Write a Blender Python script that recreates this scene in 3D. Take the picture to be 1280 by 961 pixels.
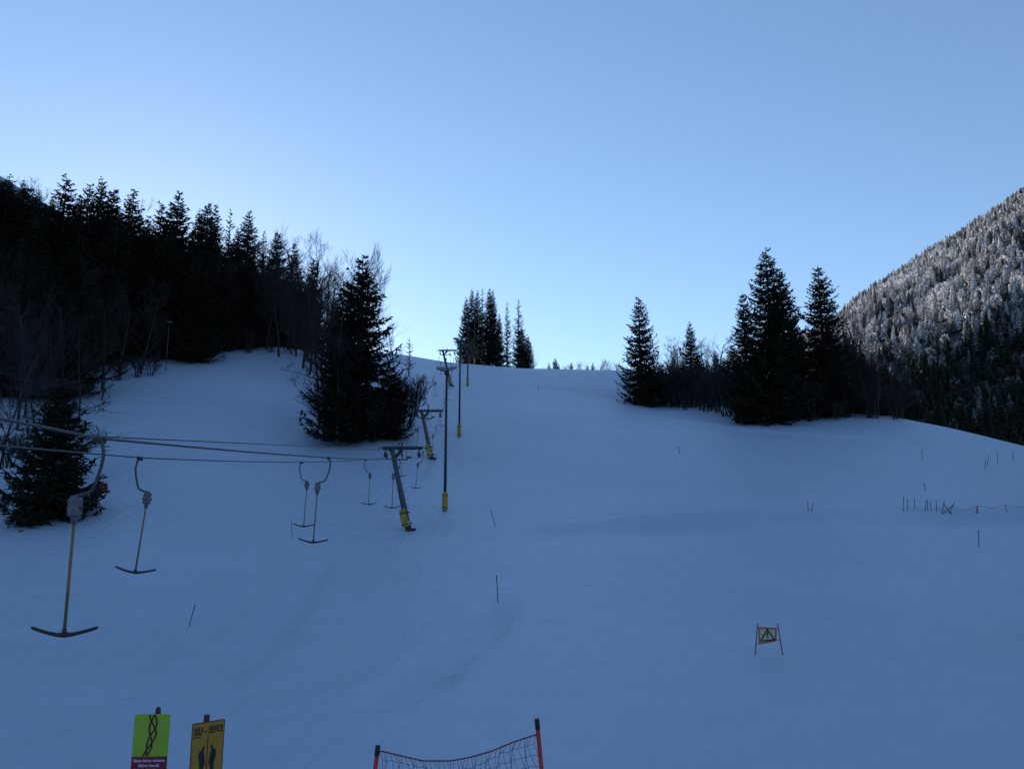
import bpy, math, random
import numpy as np
from mathutils import Vector, Matrix

for o in list(bpy.data.objects):
    bpy.data.objects.remove(o)
scene = bpy.context.scene
col = scene.collection
R = math.radians

# ------------------------------------------------------------ camera, sky, sun, exposure
PITCH = math.atan(0.1756)
FPX = 1005.0                      # focal length in pixels of a 1280 px wide picture
cam_d = bpy.data.cameras.new('camera')
cam_d.sensor_width = 36.0
cam_d.lens = 36.0 * FPX / 1280.0
cam_d.clip_start = 0.1
cam_d.clip_end = 12000.0
cam = bpy.data.objects.new('camera', cam_d)
cam.location = (0, 0, 0)
cam.rotation_euler = (math.pi / 2 + PITCH, 0, 0)
col.objects.link(cam)
scene.camera = cam

SUN_AZ = R(-25.0)                 # measured from +Y, to the left
SUN_EL = R(12.5)
world = bpy.data.worlds.new('World')
scene.world = world
world.use_nodes = True
wn = world.node_tree
wn.nodes.clear()
w_out = wn.nodes.new('ShaderNodeOutputWorld')
w_bg = wn.nodes.new('ShaderNodeBackground')
w_sky = wn.nodes.new('ShaderNodeTexSky')
w_sky.sky_type = 'NISHITA'
w_sky.sun_disc = False
w_sky.sun_elevation = SUN_EL
w_sky.sun_rotation = SUN_AZ
w_sky.altitude = 1200.0
w_sky.air_density = 1.0
w_sky.dust_density = 0.2
w_sky.ozone_density = 2.6
w_bg.inputs['Strength'].default_value = 0.12
w_gam = wn.nodes.new('ShaderNodeGamma')          # softer contrast, the same over the whole sky
w_gam.inputs['Gamma'].default_value = 0.85
wn.links.new(w_sky.outputs[0], w_gam.inputs['Color'])
w_mul = wn.nodes.new('ShaderNodeMix')            # white balance, the same over the whole sky
w_mul.data_type = 'RGBA'
w_mul.blend_type = 'MULTIPLY'
w_mul.inputs['Factor'].default_value = 1.0
w_mul.inputs['B'].default_value = (0.99, 1.02, 1.08, 1.0)
wn.links.new(w_gam.outputs[0], w_mul.inputs['A'])
wn.links.new(w_mul.outputs['Result'], w_bg.inputs['Color'])
wn.links.new(w_bg.outputs[0], w_out.inputs['Surface'])

sun_d = bpy.data.lights.new('sun', 'SUN')
sun_d.energy = 5.0
sun_d.angle = R(0.5)
sun_d.color = (1.0, 0.86, 0.70)
sun = bpy.data.objects.new('sun', sun_d)
sdir = Vector((math.sin(SUN_AZ) * math.cos(SUN_EL), math.cos(SUN_AZ) * math.cos(SUN_EL), math.sin(SUN_EL)))
sun.rotation_euler = sdir.to_track_quat('Z', 'Y').to_euler()
sun.location = (-300, 200, 400)
col.objects.link(sun)

scene.view_settings.view_transform = 'Standard'
scene.view_settings.look = 'None'
scene.view_settings.gamma = 1.0
scene.view_settings.use_curve_mapping = False
scene.view_settings.exposure = 1.1

# ------------------------------------------------------------ helpers
rng = random.Random(7)


def ray(px, py):
    cx = (px - 640.0) / FPX
    cy = (480.5 - py) / FPX
    return Vector((cx, math.cos(PITCH) - cy * math.sin(PITCH), math.sin(PITCH) + cy * math.cos(PITCH)))


def P(px, py, d):
    """the point seen at a pixel of the photograph, d metres in front of the camera"""
    r = ray(px, py)
    return r * (d / r.y)


def project(v):
    y = v[1] * math.cos(PITCH) + v[2] * math.sin(PITCH)
    z = -v[1] * math.sin(PITCH) + v[2] * math.cos(PITCH)
    return 640 + FPX * v[0] / y, 480.5 - FPX * z / y


def smooth(t):
    t = np.clip(t, 0, 1)
    return t * t * (3 - 2 * t)


def vnoise(x, y, seed=0):
    """value noise on arrays, about -1..1"""
    x = np.asarray(x, float)
    y = np.asarray(y, float)
    xi = np.floor(x).astype(np.int64)
    yi = np.floor(y).astype(np.int64)
    fx = x - xi
    fy = y - yi
    fx = fx * fx * (3 - 2 * fx)
    fy = fy * fy * (3 - 2 * fy)

    def h(a, b):
        n = (a * 374761393 + b * 668265263 + seed * 974711) & 0x7fffffff
        n = ((n ^ (n >> 13)) * 1274126177) & 0x7fffffff
        n = n ^ (n >> 16)
        return (n % 65536) / 32768.0 - 1.0
    a = h(xi, yi) * (1 - fx) + h(xi + 1, yi) * fx
    b = h(xi, yi + 1) * (1 - fx) + h(xi + 1, yi + 1) * fx
    return a * (1 - fy) + b * fy


def tag(o, label=None, cat=None, group=None, kind=None):
    if label:
        o['label'] = label
    if cat:
        o['category'] = cat
    if group:
        o['group'] = group
    if kind:
        o['kind'] = kind
    return o


def empty(name, loc=(0, 0, 0), rz=0.0):
    o = bpy.data.objects.new(name, None)
    o.empty_display_size = 0.3
    o.location = loc
    o.rotation_euler = (0, 0, rz)
    col.objects.link(o)
    return o


def link_mesh(name, me, parent=None):
    o = bpy.data.objects.new(name, me)
    col.objects.link(o)
    if parent is not None:
        o.parent = parent
    return o


def copy_tree(o, parent=None):
    c = o.copy()
    col.objects.link(c)
    c.parent = parent
    for ch in list(o.children):
        copy_tree(ch, c)
    return c


class MB:
    """collects shapes that become one mesh"""

    def __init__(self):
        self.v = []
        self.f = []

    def add(self, vs, fs):
        n = len(self.v)
        self.v.extend(vs)
        self.f.extend([tuple(i + n for i in f) for f in fs])

    def box(self, c, s, M=None, bevel=0.0):
        x, y, z = s[0] / 2, s[1] / 2, s[2] / 2
        if bevel <= 0:
            vs = [Vector((sx * x, sy * y, sz * z)) for sx in (-1, 1) for sy in (-1, 1) for sz in (-1, 1)]
            fs = [(0, 1, 3, 2), (4, 6, 7, 5), (0, 4, 5, 1), (2, 3, 7, 6), (0, 2, 6, 4), (1, 5, 7, 3)]
        else:
            b = bevel
            ring = [(x - b, -y), (x, -y + b), (x, y - b), (x - b, y), (-x + b, y), (-x, y - b), (-x, -y + b), (-x + b, -y)]
            vs = []
            for zz, k in ((-z, 1.0), (-z + b, 0.0), (z - b, 0.0), (z, 1.0)):
                for (a, c2) in ring:
                    vs.append(Vector((a * (1 - k * b / x), c2 * (1 - k * b / y), zz)))
            fs = [tuple(range(7, -1, -1)), tuple(range(24, 32))]
            for lv in range(3):
                for i in range(8):
                    j = (i + 1) % 8
                    fs.append((lv * 8 + i, lv * 8 + j, lv * 8 + 8 + j, lv * 8 + 8 + i))
        if M is not None:
            vs = [M @ v for v in vs]
        c = Vector(c)
        self.add([v + c for v in vs], fs)

    def tube(self, pts, r, n=8, cap=True, up=None):
        pts = [Vector(p) for p in pts]
        rs = r if isinstance(r, (list, tuple)) else [r] * len(pts)
        vs, fs = [], []
        a = Vector(up) if up is not None else None
        for i, p in enumerate(pts):
            t = (pts[min(i + 1, len(pts) - 1)] - pts[max(i - 1, 0)]).normalized()
            if a is None:
                a = Vector((0, 0, 1)) if abs(t.z) < 0.9 else Vector((1, 0, 0))
            a = (a - t * a.dot(t))
            if a.length < 1e-5:
                a = t.orthogonal()
            a.normalize()
            b = t.cross(a)
            for k in range(n):
                an = 2 * math.pi * k / n
                vs.append(p + (a * math.cos(an) + b * math.sin(an)) * rs[i])
        for i in range(len(pts) - 1):
            for k in range(n):
                k2 = (k + 1) % n
                fs.append((i * n + k, i * n + k2, (i + 1) * n + k2, (i + 1) * n + k))
        if cap:
            fs.append(tuple(range(n - 1, -1, -1)))
            fs.append(tuple(range((len(pts) - 1) * n, len(pts) * n)))
        self.add(vs, fs)

    def prism(self, poly, z0, z1, M=None):
        """polygon in the local xz plane, extruded along y from z0 to z1"""
        n = len(poly)
        vs = [Vector((x, z0, z)) for x, z in poly] + [Vector((x, z1, z)) for x, z in poly]
        fs = [tuple(range(n)), tuple(range(2 * n - 1, n - 1, -1))]
        for i in range(n):
            j = (i + 1) % n
            fs.append((i, n + i, n + j, j))
        if M is not None:
            vs = [M @ v for v in vs]
        self.add(vs, fs)

    def build(self, name, mat, parent=None, smooth_shade=False):
        me = bpy.data.meshes.new(name)
        me.from_pydata([tuple(v) for v in self.v], [], self.f)
        me.materials.append(mat)
        if smooth_shade:
            me.polygons.foreach_set('use_smooth', [True] * len(me.polygons))
        me.update()
        return link_mesh(name, me, parent)


def np_mesh(name, verts, tris, mat, smooth_shade=False):
    """big triangle or quad mesh from arrays"""
    verts = np.asarray(verts, np.float32)
    tris = np.asarray(tris, np.int32)
    k = tris.shape[1]
    me = bpy.data.meshes.new(name)
    me.vertices.add(len(verts))
    me.vertices.foreach_set('co', verts.ravel())
    me.loops.add(tris.size)
    me.loops.foreach_set('vertex_index', tris.ravel())
    me.polygons.add(len(tris))
    me.polygons.foreach_set('loop_start', np.arange(0, tris.size, k, dtype=np.int32))
    me.polygons.foreach_set('loop_total', np.full(len(tris), k, dtype=np.int32))
    if smooth_shade:
        me.polygons.foreach_set('use_smooth', np.ones(len(tris), dtype=bool))
    me.materials.append(mat)
    me.update(calc_edges=True)
    me.validate()
    return me


# ------------------------------------------------------------ materials
def new_mat(name):
    m = bpy.data.materials.new(name)
    m.use_nodes = True
    nt = m.node_tree
    b = nt.nodes['Principled BSDF']
    return m, nt, b


def simple(name, c, rough=0.6, metal=0.0, var=0.25, scale=6.0, bump=0.0):
    m, nt, b = new_mat(name)
    tc = nt.nodes.new('ShaderNodeTexCoord')
    nz = nt.nodes.new('ShaderNodeTexNoise')
    nz.inputs['Scale'].default_value = scale
    nz.inputs['Detail'].default_value = 5
    nt.links.new(tc.outputs['Object'], nz.inputs['Vector'])
    rp = nt.nodes.new('ShaderNodeValToRGB')
    rp.color_ramp.elements[0].position = 0.3
    rp.color_ramp.elements[1].position = 0.7
    rp.color_ramp.elements[0].color = tuple(x * (1 - var) for x in c) + (1,)
    rp.color_ramp.elements[1].color = tuple(min(1, x * (1 + var)) for x in c) + (1,)
    nt.links.new(nz.outputs['Fac'], rp.inputs['Fac'])
    nt.links.new(rp.outputs['Color'], b.inputs['Base Color'])
    b.inputs['Roughness'].default_value = rough
    b.inputs['Metallic'].default_value = metal
    if bump > 0:
        bp = nt.nodes.new('ShaderNodeBump')
        bp.inputs['Strength'].default_value = bump
        bp.inputs['Distance'].default_value = 0.02
        nt.links.new(nz.outputs['Fac'], bp.inputs['Height'])
        nt.links.new(bp.outputs['Normal'], b.inputs['Normal'])
    return m


def snow_material():
    m, nt, b = new_mat('snow')
    N = nt.nodes.new
    L = nt.links.new
    tc = N('ShaderNodeTexCoord')
    # grain and soft lumps of trodden, groomed snow
    n1 = N('ShaderNodeTexNoise'); n1.inputs['Scale'].default_value = 0.9; n1.inputs['Detail'].default_value = 7; n1.inputs['Roughness'].default_value = 0.62
    n2 = N('ShaderNodeTexNoise'); n2.inputs['Scale'].default_value = 7.0; n2.inputs['Detail'].default_value = 4
    n3 = N('ShaderNodeTexNoise'); n3.inputs['Scale'].default_value = 0.06; n3.inputs['Detail'].default_value = 3
    for n in (n1, n2, n3):
        L(tc.outputs['Object'], n.inputs['Vector'])
    # faint long ski traces, stretched down the slope
    mp = N('ShaderNodeMapping'); mp.inputs['Scale'].default_value = (1.6, 0.09, 0.09); mp.inputs['Rotation'].default_value = (0, 0, R(12))
    L(tc.outputs['Object'], mp.inputs['Vector'])
    n4 = N('ShaderNodeTexNoise'); n4.inputs['Scale'].default_value = 1.3; n4.inputs['Detail'].default_value = 4; n4.inputs['Distortion'].default_value = 0.6
    L(mp.outputs[0], n4.inputs['Vector'])
    a1 = N('ShaderNodeMath'); a1.operation = 'MULTIPLY_ADD'; a1.inputs[1].default_value = 0.22
    L(n2.outputs['Fac'], a1.inputs[0]); L(n1.outputs['Fac'], a1.inputs[2])
    a2 = N('ShaderNodeMath'); a2.operation = 'MULTIPLY_ADD'; a2.inputs[1].default_value = 0.5
    L(n4.outputs['Fac'], a2.inputs[0]); L(a1.outputs[0], a2.inputs[2])
    bp = N('ShaderNodeBump'); bp.inputs['Strength'].default_value = 0.7; bp.inputs['Distance'].default_value = 0.22
    L(a2.outputs[0], bp.inputs['Height']); L(bp.outputs['Normal'], b.inputs['Normal'])
    rp = N('ShaderNodeValToRGB')  # bluer and darker than real snow: tone of shade put into the colour
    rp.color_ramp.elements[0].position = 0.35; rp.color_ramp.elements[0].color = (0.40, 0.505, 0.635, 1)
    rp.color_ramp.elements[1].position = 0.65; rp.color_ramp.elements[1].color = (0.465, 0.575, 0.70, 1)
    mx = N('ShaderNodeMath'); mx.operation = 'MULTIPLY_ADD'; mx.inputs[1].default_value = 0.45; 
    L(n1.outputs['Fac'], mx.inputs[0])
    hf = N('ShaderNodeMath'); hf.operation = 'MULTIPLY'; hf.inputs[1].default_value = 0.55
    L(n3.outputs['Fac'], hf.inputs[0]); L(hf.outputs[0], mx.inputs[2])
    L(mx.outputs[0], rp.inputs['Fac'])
    # woodland floor: twigs, needles and brush poking through the snow
    at = N('ShaderNodeAttribute'); at.attribute_name = 'wood'
    w1 = N('ShaderNodeTexNoise'); w1.inputs['Scale'].default_value = 0.8; w1.inputs['Detail'].default_value = 8; w1.inputs['Roughness'].default_value = 0.7
    L(tc.outputs['Object'], w1.inputs['Vector'])
    wa = N('ShaderNodeMath'); wa.operation = 'ADD'; L(at.outputs['Fac'], wa.inputs[0]); L(w1.outputs['Fac'], wa.inputs[1])
    wr = N('ShaderNodeMapRange'); wr.inputs['From Min'].default_value = 0.95; wr.inputs['From Max'].default_value = 1.3
    L(wa.outputs[0], wr.inputs['Value'])
    mix = N('ShaderNodeMix'); mix.data_type = 'RGBA'
    L(wr.outputs[0], mix.inputs['Factor']); L(rp.outputs['Color'], mix.inputs['A'])
    mix.inputs['B'].default_value = (0.045, 0.038, 0.03, 1)
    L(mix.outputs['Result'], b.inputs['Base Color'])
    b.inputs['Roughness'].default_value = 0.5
    b.inputs['Specular IOR Level'].default_value = 0.5
    return m


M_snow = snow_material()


def foliage(name, c1, c2):
    m, nt, b = new_mat(name)
    N = nt.nodes.new; L = nt.links.new
    tc = N('ShaderNodeTexCoord')
    nz = N('ShaderNodeTexNoise'); nz.inputs['Scale'].default_value = 1.4; nz.inputs['Detail'].default_value = 4
    L(tc.outputs['Object'], nz.inputs['Vector'])
    oi = N('ShaderNodeObjectInfo')
    ad = N('ShaderNodeMath'); ad.operation = 'MULTIPLY_ADD'; ad.inputs[1].default_value = 0.35
    L(oi.outputs['Random'], ad.inputs[0]); L(nz.outputs['Fac'], ad.inputs[2])
    rp = N('ShaderNodeValToRGB')
    rp.color_ramp.elements[0].position = 0.45; rp.color_ramp.elements[0].color = c1 + (1,)
    rp.color_ramp.elements[1].position = 0.85; rp.color_ramp.elements[1].color = c2 + (1,)
    L(ad.outputs[0], rp.inputs['Fac']); L(rp.outputs['Color'], b.inputs['Base Color'])
    b.inputs['Roughness'].default_value = 0.9
    b.inputs['Specular IOR Level'].default_value = 0.06
    return m


M_needle = foliage('spruce_needles', (0.013, 0.018, 0.015), (0.030, 0.036, 0.024))
M_bark = simple('bark', (0.034, 0.028, 0.024), 0.9, var=0.4, scale=5)
M_birch = simple('birch_bark', (0.12, 0.11, 0.105), 0.85, var=0.45, scale=3)
M_twig = simple('bare_twigs', (0.026, 0.021, 0.020), 0.9, var=0.3, scale=2)
M_twig_brown = simple('brown_twigs', (0.15, 0.105, 0.07), 0.9, var=0.3, scale=2)
M_steel = simple('galvanised_steel', (0.085, 0.088, 0.098), 0.6, 0.3, var=0.2, scale=4)
M_darksteel = simple('dark_steel', (0.034, 0.035, 0.040), 0.65, 0.2, var=0.25, scale=5)
M_rope = simple('steel_rope', (0.075, 0.077, 0.083), 0.6, 0.35, var=0.2, scale=10)
M_yellow = simple('yellow_padding', (0.40, 0.27, 0.03), 0.7, var=0.2, scale=4)
M_black = simple('black_rubber', (0.02, 0.02, 0.022), 0.6, var=0.2)
M_box = simple('grey_housing', (0.13, 0.135, 0.145), 0.55, var=0.3, scale=9)
M_wood = simple('varnished_wood_rod', (0.21, 0.15, 0.05), 0.5, var=0.25, scale=12)
M_tbar = simple('dark_crossbar', (0.030, 0.027, 0.027), 0.6, var=0.3, scale=9)
M_lamp = simple('lamp_housing', (0.17, 0.175, 0.185), 0.45, var=0.15, scale=4)
M_glass = simple('lamp_glass', (0.10, 0.11, 0.12), 0.15, var=0.1)
M_redpole = simple('red_plastic', (0.55, 0.035, 0.030), 0.5, var=0.15, scale=6)
M_net = simple('net_cord', (0.20, 0.028, 0.042), 0.8, var=0.2, scale=20)
M_stake = simple('dark_stake', (0.05, 0.025, 0.03), 0.7, var=0.3, scale=8)
M_redstake = simple('red_stake', (0.25, 0.03, 0.03), 0.6, var=0.2, scale=8)
M_orange = simple('orange_border', (0.72, 0.11, 0.055), 0.6, var=0.1, scale=9)
M_banner = simple('pale_green_banner', (0.52, 0.62, 0.36), 0.7, var=0.15, scale=5)
M_signgreen = simple('lime_sign', (0.36, 0.52, 0.035), 0.45, var=0.06, scale=5)
M_signred = simple('dark_red_sign', (0.25, 0.012, 0.03), 0.45, var=0.08, scale=5)
M_signyel = simple('ochre_sign', (0.46, 0.215, 0.015), 0.5, var=0.1, scale=5)
M_signblue = simple('blue_sign', (0.10, 0.17, 0.24), 0.5, var=0.15, scale=8)
M_signpurple = simple('purple_sign', (0.14, 0.025, 0.13), 0.5, var=0.1, scale=8)
M_white = simple('white_print', (0.78, 0.78, 0.78), 0.5, var=0.05)
M_ink = simple('black_print', (0.012, 0.012, 0.015), 0.5, var=0.1)
M_brownprint = simple('brown_print', (0.07, 0.014, 0.014), 0.5, var=0.1)
M_post = simple('brown_post', (0.075, 0.035, 0.03), 0.7, var=0.3, scale=10)
M_redmachine = simple('dull_red_paint', (0.13, 0.014, 0.018), 0.5, var=0.25, scale=4)
M_rock = simple('stone', (0.10, 0.095, 0.09), 0.9, var=0.3, scale=3)


def frost_material():
    m, nt, b = new_mat('frosted_conifer')
    N = nt.nodes.new; L = nt.links.new
    tc = N('ShaderNodeTexCoord')
    nz = N('ShaderNodeTexNoise'); nz.inputs['Scale'].default_value = 0.55; nz.inputs['Detail'].default_value = 5; nz.inputs['Roughness'].default_value = 0.7
    L(tc.outputs['Object'], nz.inputs['Vector'])
    at = N('ShaderNodeAttribute'); at.attribute_name = 'frost'
    ad = N('ShaderNodeMath'); ad.operation = 'ADD'; L(at.outputs['Fac'], ad.inputs[0]); L(nz.outputs['Fac'], ad.inputs[1])
    mr = N('ShaderNodeMapRange'); mr.inputs['From Min'].default_value = 0.6; mr.inputs['From Max'].default_value = 1.35
    L(ad.outputs[0], mr.inputs['Value'])
    mix = N('ShaderNodeMix'); mix.data_type = 'RGBA'
    L(mr.outputs[0], mix.inputs['Factor'])
    mix.inputs['A'].default_value = (0.020, 0.028, 0.020, 1)
    mix.inputs['B'].default_value = (0.78, 0.78, 0.79, 1)
    L(mix.outputs['Result'], b.inputs['Base Color'])
    b.inputs['Roughness'].default_value = 0.9
    b.inputs['Specular IOR Level'].default_value = 0.1
    return m


M_frost = frost_material()

# ------------------------------------------------------------ terrain
def softmax(a, b, k):
    h = np.clip(0.5 + 0.5 * (a - b) / k, 0, 1)
    return b * (1 - h) + a * h + k * h * (1 - h)


PROF_Y = np.array([-2000, -1200, -420, -60, 0, 11, 18, 24, 30, 40, 50, 57, 70, 83, 124, 170, 190, 260, 420, 700, 3000], float)
PROF_Z = np.array([520, 330, -30, -6, -1.7, -3.5, -3.8, -3.6, -3.0, -1.7, 0, 1.1, 4.9, 9.2, 21.5, 34.7, 37, 44, 58, 66, 66], float)  # leading heights: unseen ridge behind camera, added to block sky and darken snow


def far_z(X, Y):
    base = np.interp(Y, PROF_Y, PROF_Z)
    # wooded mountainside on the left, whose shadow lies over the whole slope
    u = np.maximum(0, -X - 46)
    left = 0.61 * u - 12 + 12 * np.exp(-u / 11.0) - 0.22 * np.maximum(0, u - 115) * smooth((420 - Y) / 200)
    left = np.minimum(left, 470 + 0.02 * (left - 470)) * (1 - 0.0 * Y)
    near = smooth((Y + 150) / 200.0)
    z = base + left * (0.5 + 0.5 * near) 
    # falls away to the valley on the right
    r = np.maximum(0, X - 48)
    z = z - np.minimum(0.55 * r, 70 + 0.02 * r) * smooth((Y - 40) / 60.0)
    Yc = np.minimum(Y, 1250)
    mt = 0.635 * X - 476 + 0.881 * Yc - 3.93e-4 * Yc ** 2
    mt = mt - 0.2 * np.maximum(0, Y - 1250)
    mt = mt + 10 * vnoise(X / 90, Y / 90, 5) + 4 * vnoise(X / 35, Y / 35, 6)
    mt = mt - 24 * smooth((Y - 500) / 500)
    mt = mt - 0.0009 * np.maximum(0, 650 - Y) ** 2
    mt = np.minimum(mt, 900)
    return softmax(mt, z, 14.0)


def W(x, y, z):
    return Vector((x, y, z))


ctrl = [
    W(0, 11, -3.5), W(0, 18, -3.8), W(2, 24, -3.65), P(621, 754, 30), P(617, 658, 50), W(-4, 40, -1.6),
    P(512, 663, 52), P(556, 638, 57), P(541, 575, 76), P(574, 546, 83), P(564, 483, 118), P(585, 483, 124),
    P(592, 455, 165), P(640, 460, 170), P(690, 462, 172), P(770, 463, 168), P(525, 449, 182), P(490, 442, 192),
    W(0, 186, 36.2), W(12, 186, 35.0), W(0, 205, 38.2), W(-25, 215, 42.0), W(30, 190, 33.0),
    P(840, 468, 164), P(700, 530, 90), P(700, 492, 120), P(780, 520, 100), P(640, 500, 110), P(640, 560, 79),
    P(830, 512, 122), P(798, 506, 126), P(880, 519, 110), P(935, 532, 98), P(1050, 532, 93), P(1140, 531, 91),
    P(1190, 537, 89), P(1280, 559, 83), P(1120, 522, 97), P(990, 517, 104), P(900, 510, 119),
    P(960, 819, 24), P(1223, 684, 44), P(1135, 641, 55), P(1275, 640, 56), P(1013, 641, 54), P(1240, 584, 72),
    P(850, 566, 77), P(720, 602, 65), P(1000, 577, 74), P(900, 640, 54), P(760, 642, 54),
    P(1150, 576, 75), P(1150, 612, 63),
    W(15, 11, -3.4), W(25, 25, -3.7), W(40, 40, -1.8), W(14, 30, -3.1), W(60, 56, 1.0), W(50, 20, -4.0),
    P(240, 782, 31), P(365, 672, 47), P(60, 657, 47), P(0, 662, 46), P(130, 613, 55), P(410, 557, 77), P(480, 557, 77),
    P(160, 502, 82), P(200, 467, 95), P(250, 442, 107), P(330, 439, 112), P(375, 441, 114), P(280, 500, 88),
    P(350, 520, 84), P(0, 602, 60), P(200, 580, 62), P(300, 600, 60), P(430, 600, 64), P(430, 470, 112), P(455, 455, 150),
    W(-15, 12, -3.4), W(-25, 30, -3.2), W(-14, 22, -3.7), W(-45, 20, -1.5),
    W(0, 0, -1.7), W(10, 0, -1.7), W(-10, 0, -1.7), W(0, -30, -3), W(40, -20, -3), W(-40, -20, -1),
    W(0, 6.5, -3.3), W(8, 6.5, -3.3), W(-8, 6.5, -3.3), W(0, 3, -2.2),
    W(72, 92, 1.5), W(74, 80, 0.5), W(68, 110, 6), W(60, 140, 14), W(62, 100, 7.0),
]
cp = np.array([[v.x, v.y, v.z] for v in ctrl])
ring = []
for x in np.linspace(-120, 125, 8):
    for y in (-75, 262):
        ring.append((x, y))
for y in np.linspace(-40, 230, 9):
    for x in (-120, -78, 125):
        ring.append((x, y))
ring = np.array(ring, float)
cp = np.vstack([cp, np.column_stack([ring, far_z(ring[:, 0], ring[:, 1])])])


def tps_kernel(r2):
    return 0.5 * r2 * np.log(r2 + 1e-9)


def tps_fit(c, lam=2.0):
    n = len(c)
    d2 = ((c[:, None, :2] - c[None, :, :2]) ** 2).sum(-1)
    A = np.zeros((n + 3, n + 3))
    A[:n, :n] = tps_kernel(d2) + lam * np.eye(n)
    A[:n, n] = 1
    A[:n, n + 1:] = c[:, :2]
    A[n:, :n] = A[:n, n:].T
    return np.linalg.solve(A, np.concatenate([c[:, 2], np.zeros(3)]))


tps_w = tps_fit(cp)


def base_z(X, Y):
    X = np.asarray(X, float)
    Y = np.asarray(Y, float)
    sh = X.shape
    x = X.ravel()
    y = Y.ravel()
    out = far_z(x, y)
    dx = np.maximum(0, np.maximum(-70 - x, x - 75))
    dy = np.maximum(0, np.maximum(-25 - y, y - 205))
    w = smooth(1 - np.hypot(dx, dy) / 45.0)
    ids = np.nonzero(w > 0)[0]
    n = len(cp)
    for s in range(0, len(ids), 20000):
        k = ids[s:s + 20000]
        d2 = (x[k, None] - cp[None, :, 0]) ** 2 + (y[k, None] - cp[None, :, 1]) ** 2
        zt = tps_kernel(d2) @ tps_w[:n] + tps_w[n] + tps_w[n + 1] * x[k] + tps_w[n + 2] * y[k]
        out[k] = out[k] * (1 - w[k]) + zt * w[k]
    return out.reshape(sh)


def hit0(px, py, fn, d0=5.0, d1=260.0):
    r = ray(px, py)
    ds = np.concatenate([np.arange(d0, 60, 0.1), np.arange(60, d1, 0.25)])
    pts = np.outer(ds / r.y, np.array(r))
    below = pts[:, 2] <= fn(pts[:, 0], pts[:, 1])
    i = int(np.argmax(below)) if below.any() else len(ds) - 1
    return pts[i]


# shallow tracks and ledges pressed into the snow: picture points -> ground polylines
tracks = []
for pts, width, depth in (
    ([(428, 893), (470, 882), (520, 858), (565, 822), (600, 792), (622, 765), (632, 742)], 0.5, -0.40),
    ([(250, 868), (290, 830), (335, 800), (365, 765), (390, 725), (408, 690)], 0.6, -0.30),
    ([(0, 905), (60, 880), (130, 872), (200, 862), (260, 850)], 0.25, -0.10),
    ([(60, 930), (120, 885), (190, 825), (250, 790), (330, 775)], 0.22, -0.10),
    ([(640, 668), (760, 655), (880, 647), (1000, 643), (1140, 641), (1300, 641)], 0.9, 0.30),
    ([(800, 520), (880, 531), (960, 541), (1060, 546), (1180, 552)], 0.8, 0.25),
    ([(1120, 690), (1180, 650), (1260, 615)], 0.5, -0.08),
):
    tracks.append((np.array([hit0(px, py, base_z)[:2] for px, py in pts]), width, depth))


BANK = tracks[4][0]


def detail(X, Y):
    z = 0.10 * vnoise(X / 9, Y / 9, 1) + 0.045 * vnoise(X / 3.1, Y / 3.1, 2) + 0.014 * vnoise(X / 1.1, Y / 1.1, 3)
    # wavy washboard left by the groomer
    z = z + 0.012 * np.sin(Y * 1.1 + 2.5 * vnoise(X / 14, Y / 14, 9))
    for pl, width, depth in tracks:
        best = np.full(X.shape, 1e9)
        for a, b in zip(pl[:-1], pl[1:]):
            ab = b - a
            t = np.clip(((X - a[0]) * ab[0] + (Y - a[1]) * ab[1]) / (ab @ ab), 0, 1)
            d = np.hypot(X - a[0] - t * ab[0], Y - a[1] - t * ab[1])
            best = np.minimum(best, d)
        best = best * (1 + 0.25 * vnoise(X / 1.7, Y / 1.7, 12))
        tp = smooth(np.minimum(np.hypot(X - pl[0][0], Y - pl[0][1]), np.hypot(X - pl[-1][0], Y - pl[-1][1])) / 3.0)
        best = best + 0.0
        depth = depth * tp
        z = z + depth * np.exp(-(best / width) ** 2) - 0.4 * depth * np.exp(-((best - 2 * width) / width) ** 2)
    # the groomed run-out ends at a low bank
    yl = np.interp(X, BANK[:, 0], BANK[:, 1])
    sd = Y - yl
    z = z + 0.40 * np.tanh(sd / 1.0) * np.exp(-(sd / 8.0) ** 2) * smooth((X - 0.5) / 9.0)
    # churned snow between the tow track and the piste
    cx, cy = -3.6, 25.0
    e = np.exp(-(((X - cx) / 2.2) ** 2 + ((Y - cy) / 6.0) ** 2))
    z = z + e * (0.09 * vnoise(X / 0.55, Y / 0.55, 21) + 0.05 * vnoise(X / 0.3, Y / 0.3, 22))
    return z


def ground(X, Y):
    X = np.asarray(X, float)
    Y = np.asarray(Y, float)
    return base_z(X, Y) + detail(X, Y) * smooth((260 - np.abs(Y)) / 60)


def gz(x, y):
    return float(ground(np.array([x]), np.array([y]))[0])


def hit(px, py):
    h = hit0(px, py, ground)
    return Vector((h[0], h[1], gz(h[0], h[1])))


def spaced(lo, hi, step, out_lo, out_hi, grow=1.16):
    a = list(np.arange(lo, hi + 1e-6, step))
    s, x = step, a[-1]
    while x < out_hi:
        s *= grow
        s = min(s, 400)
        x += s
        a.append(x)
    s, x = step, a[0]
    b = []
    while x > out_lo:
        s *= grow
        s = min(s, 400)
        x -= s
        b.append(x)
    return np.array(b[::-1] + a)


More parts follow.
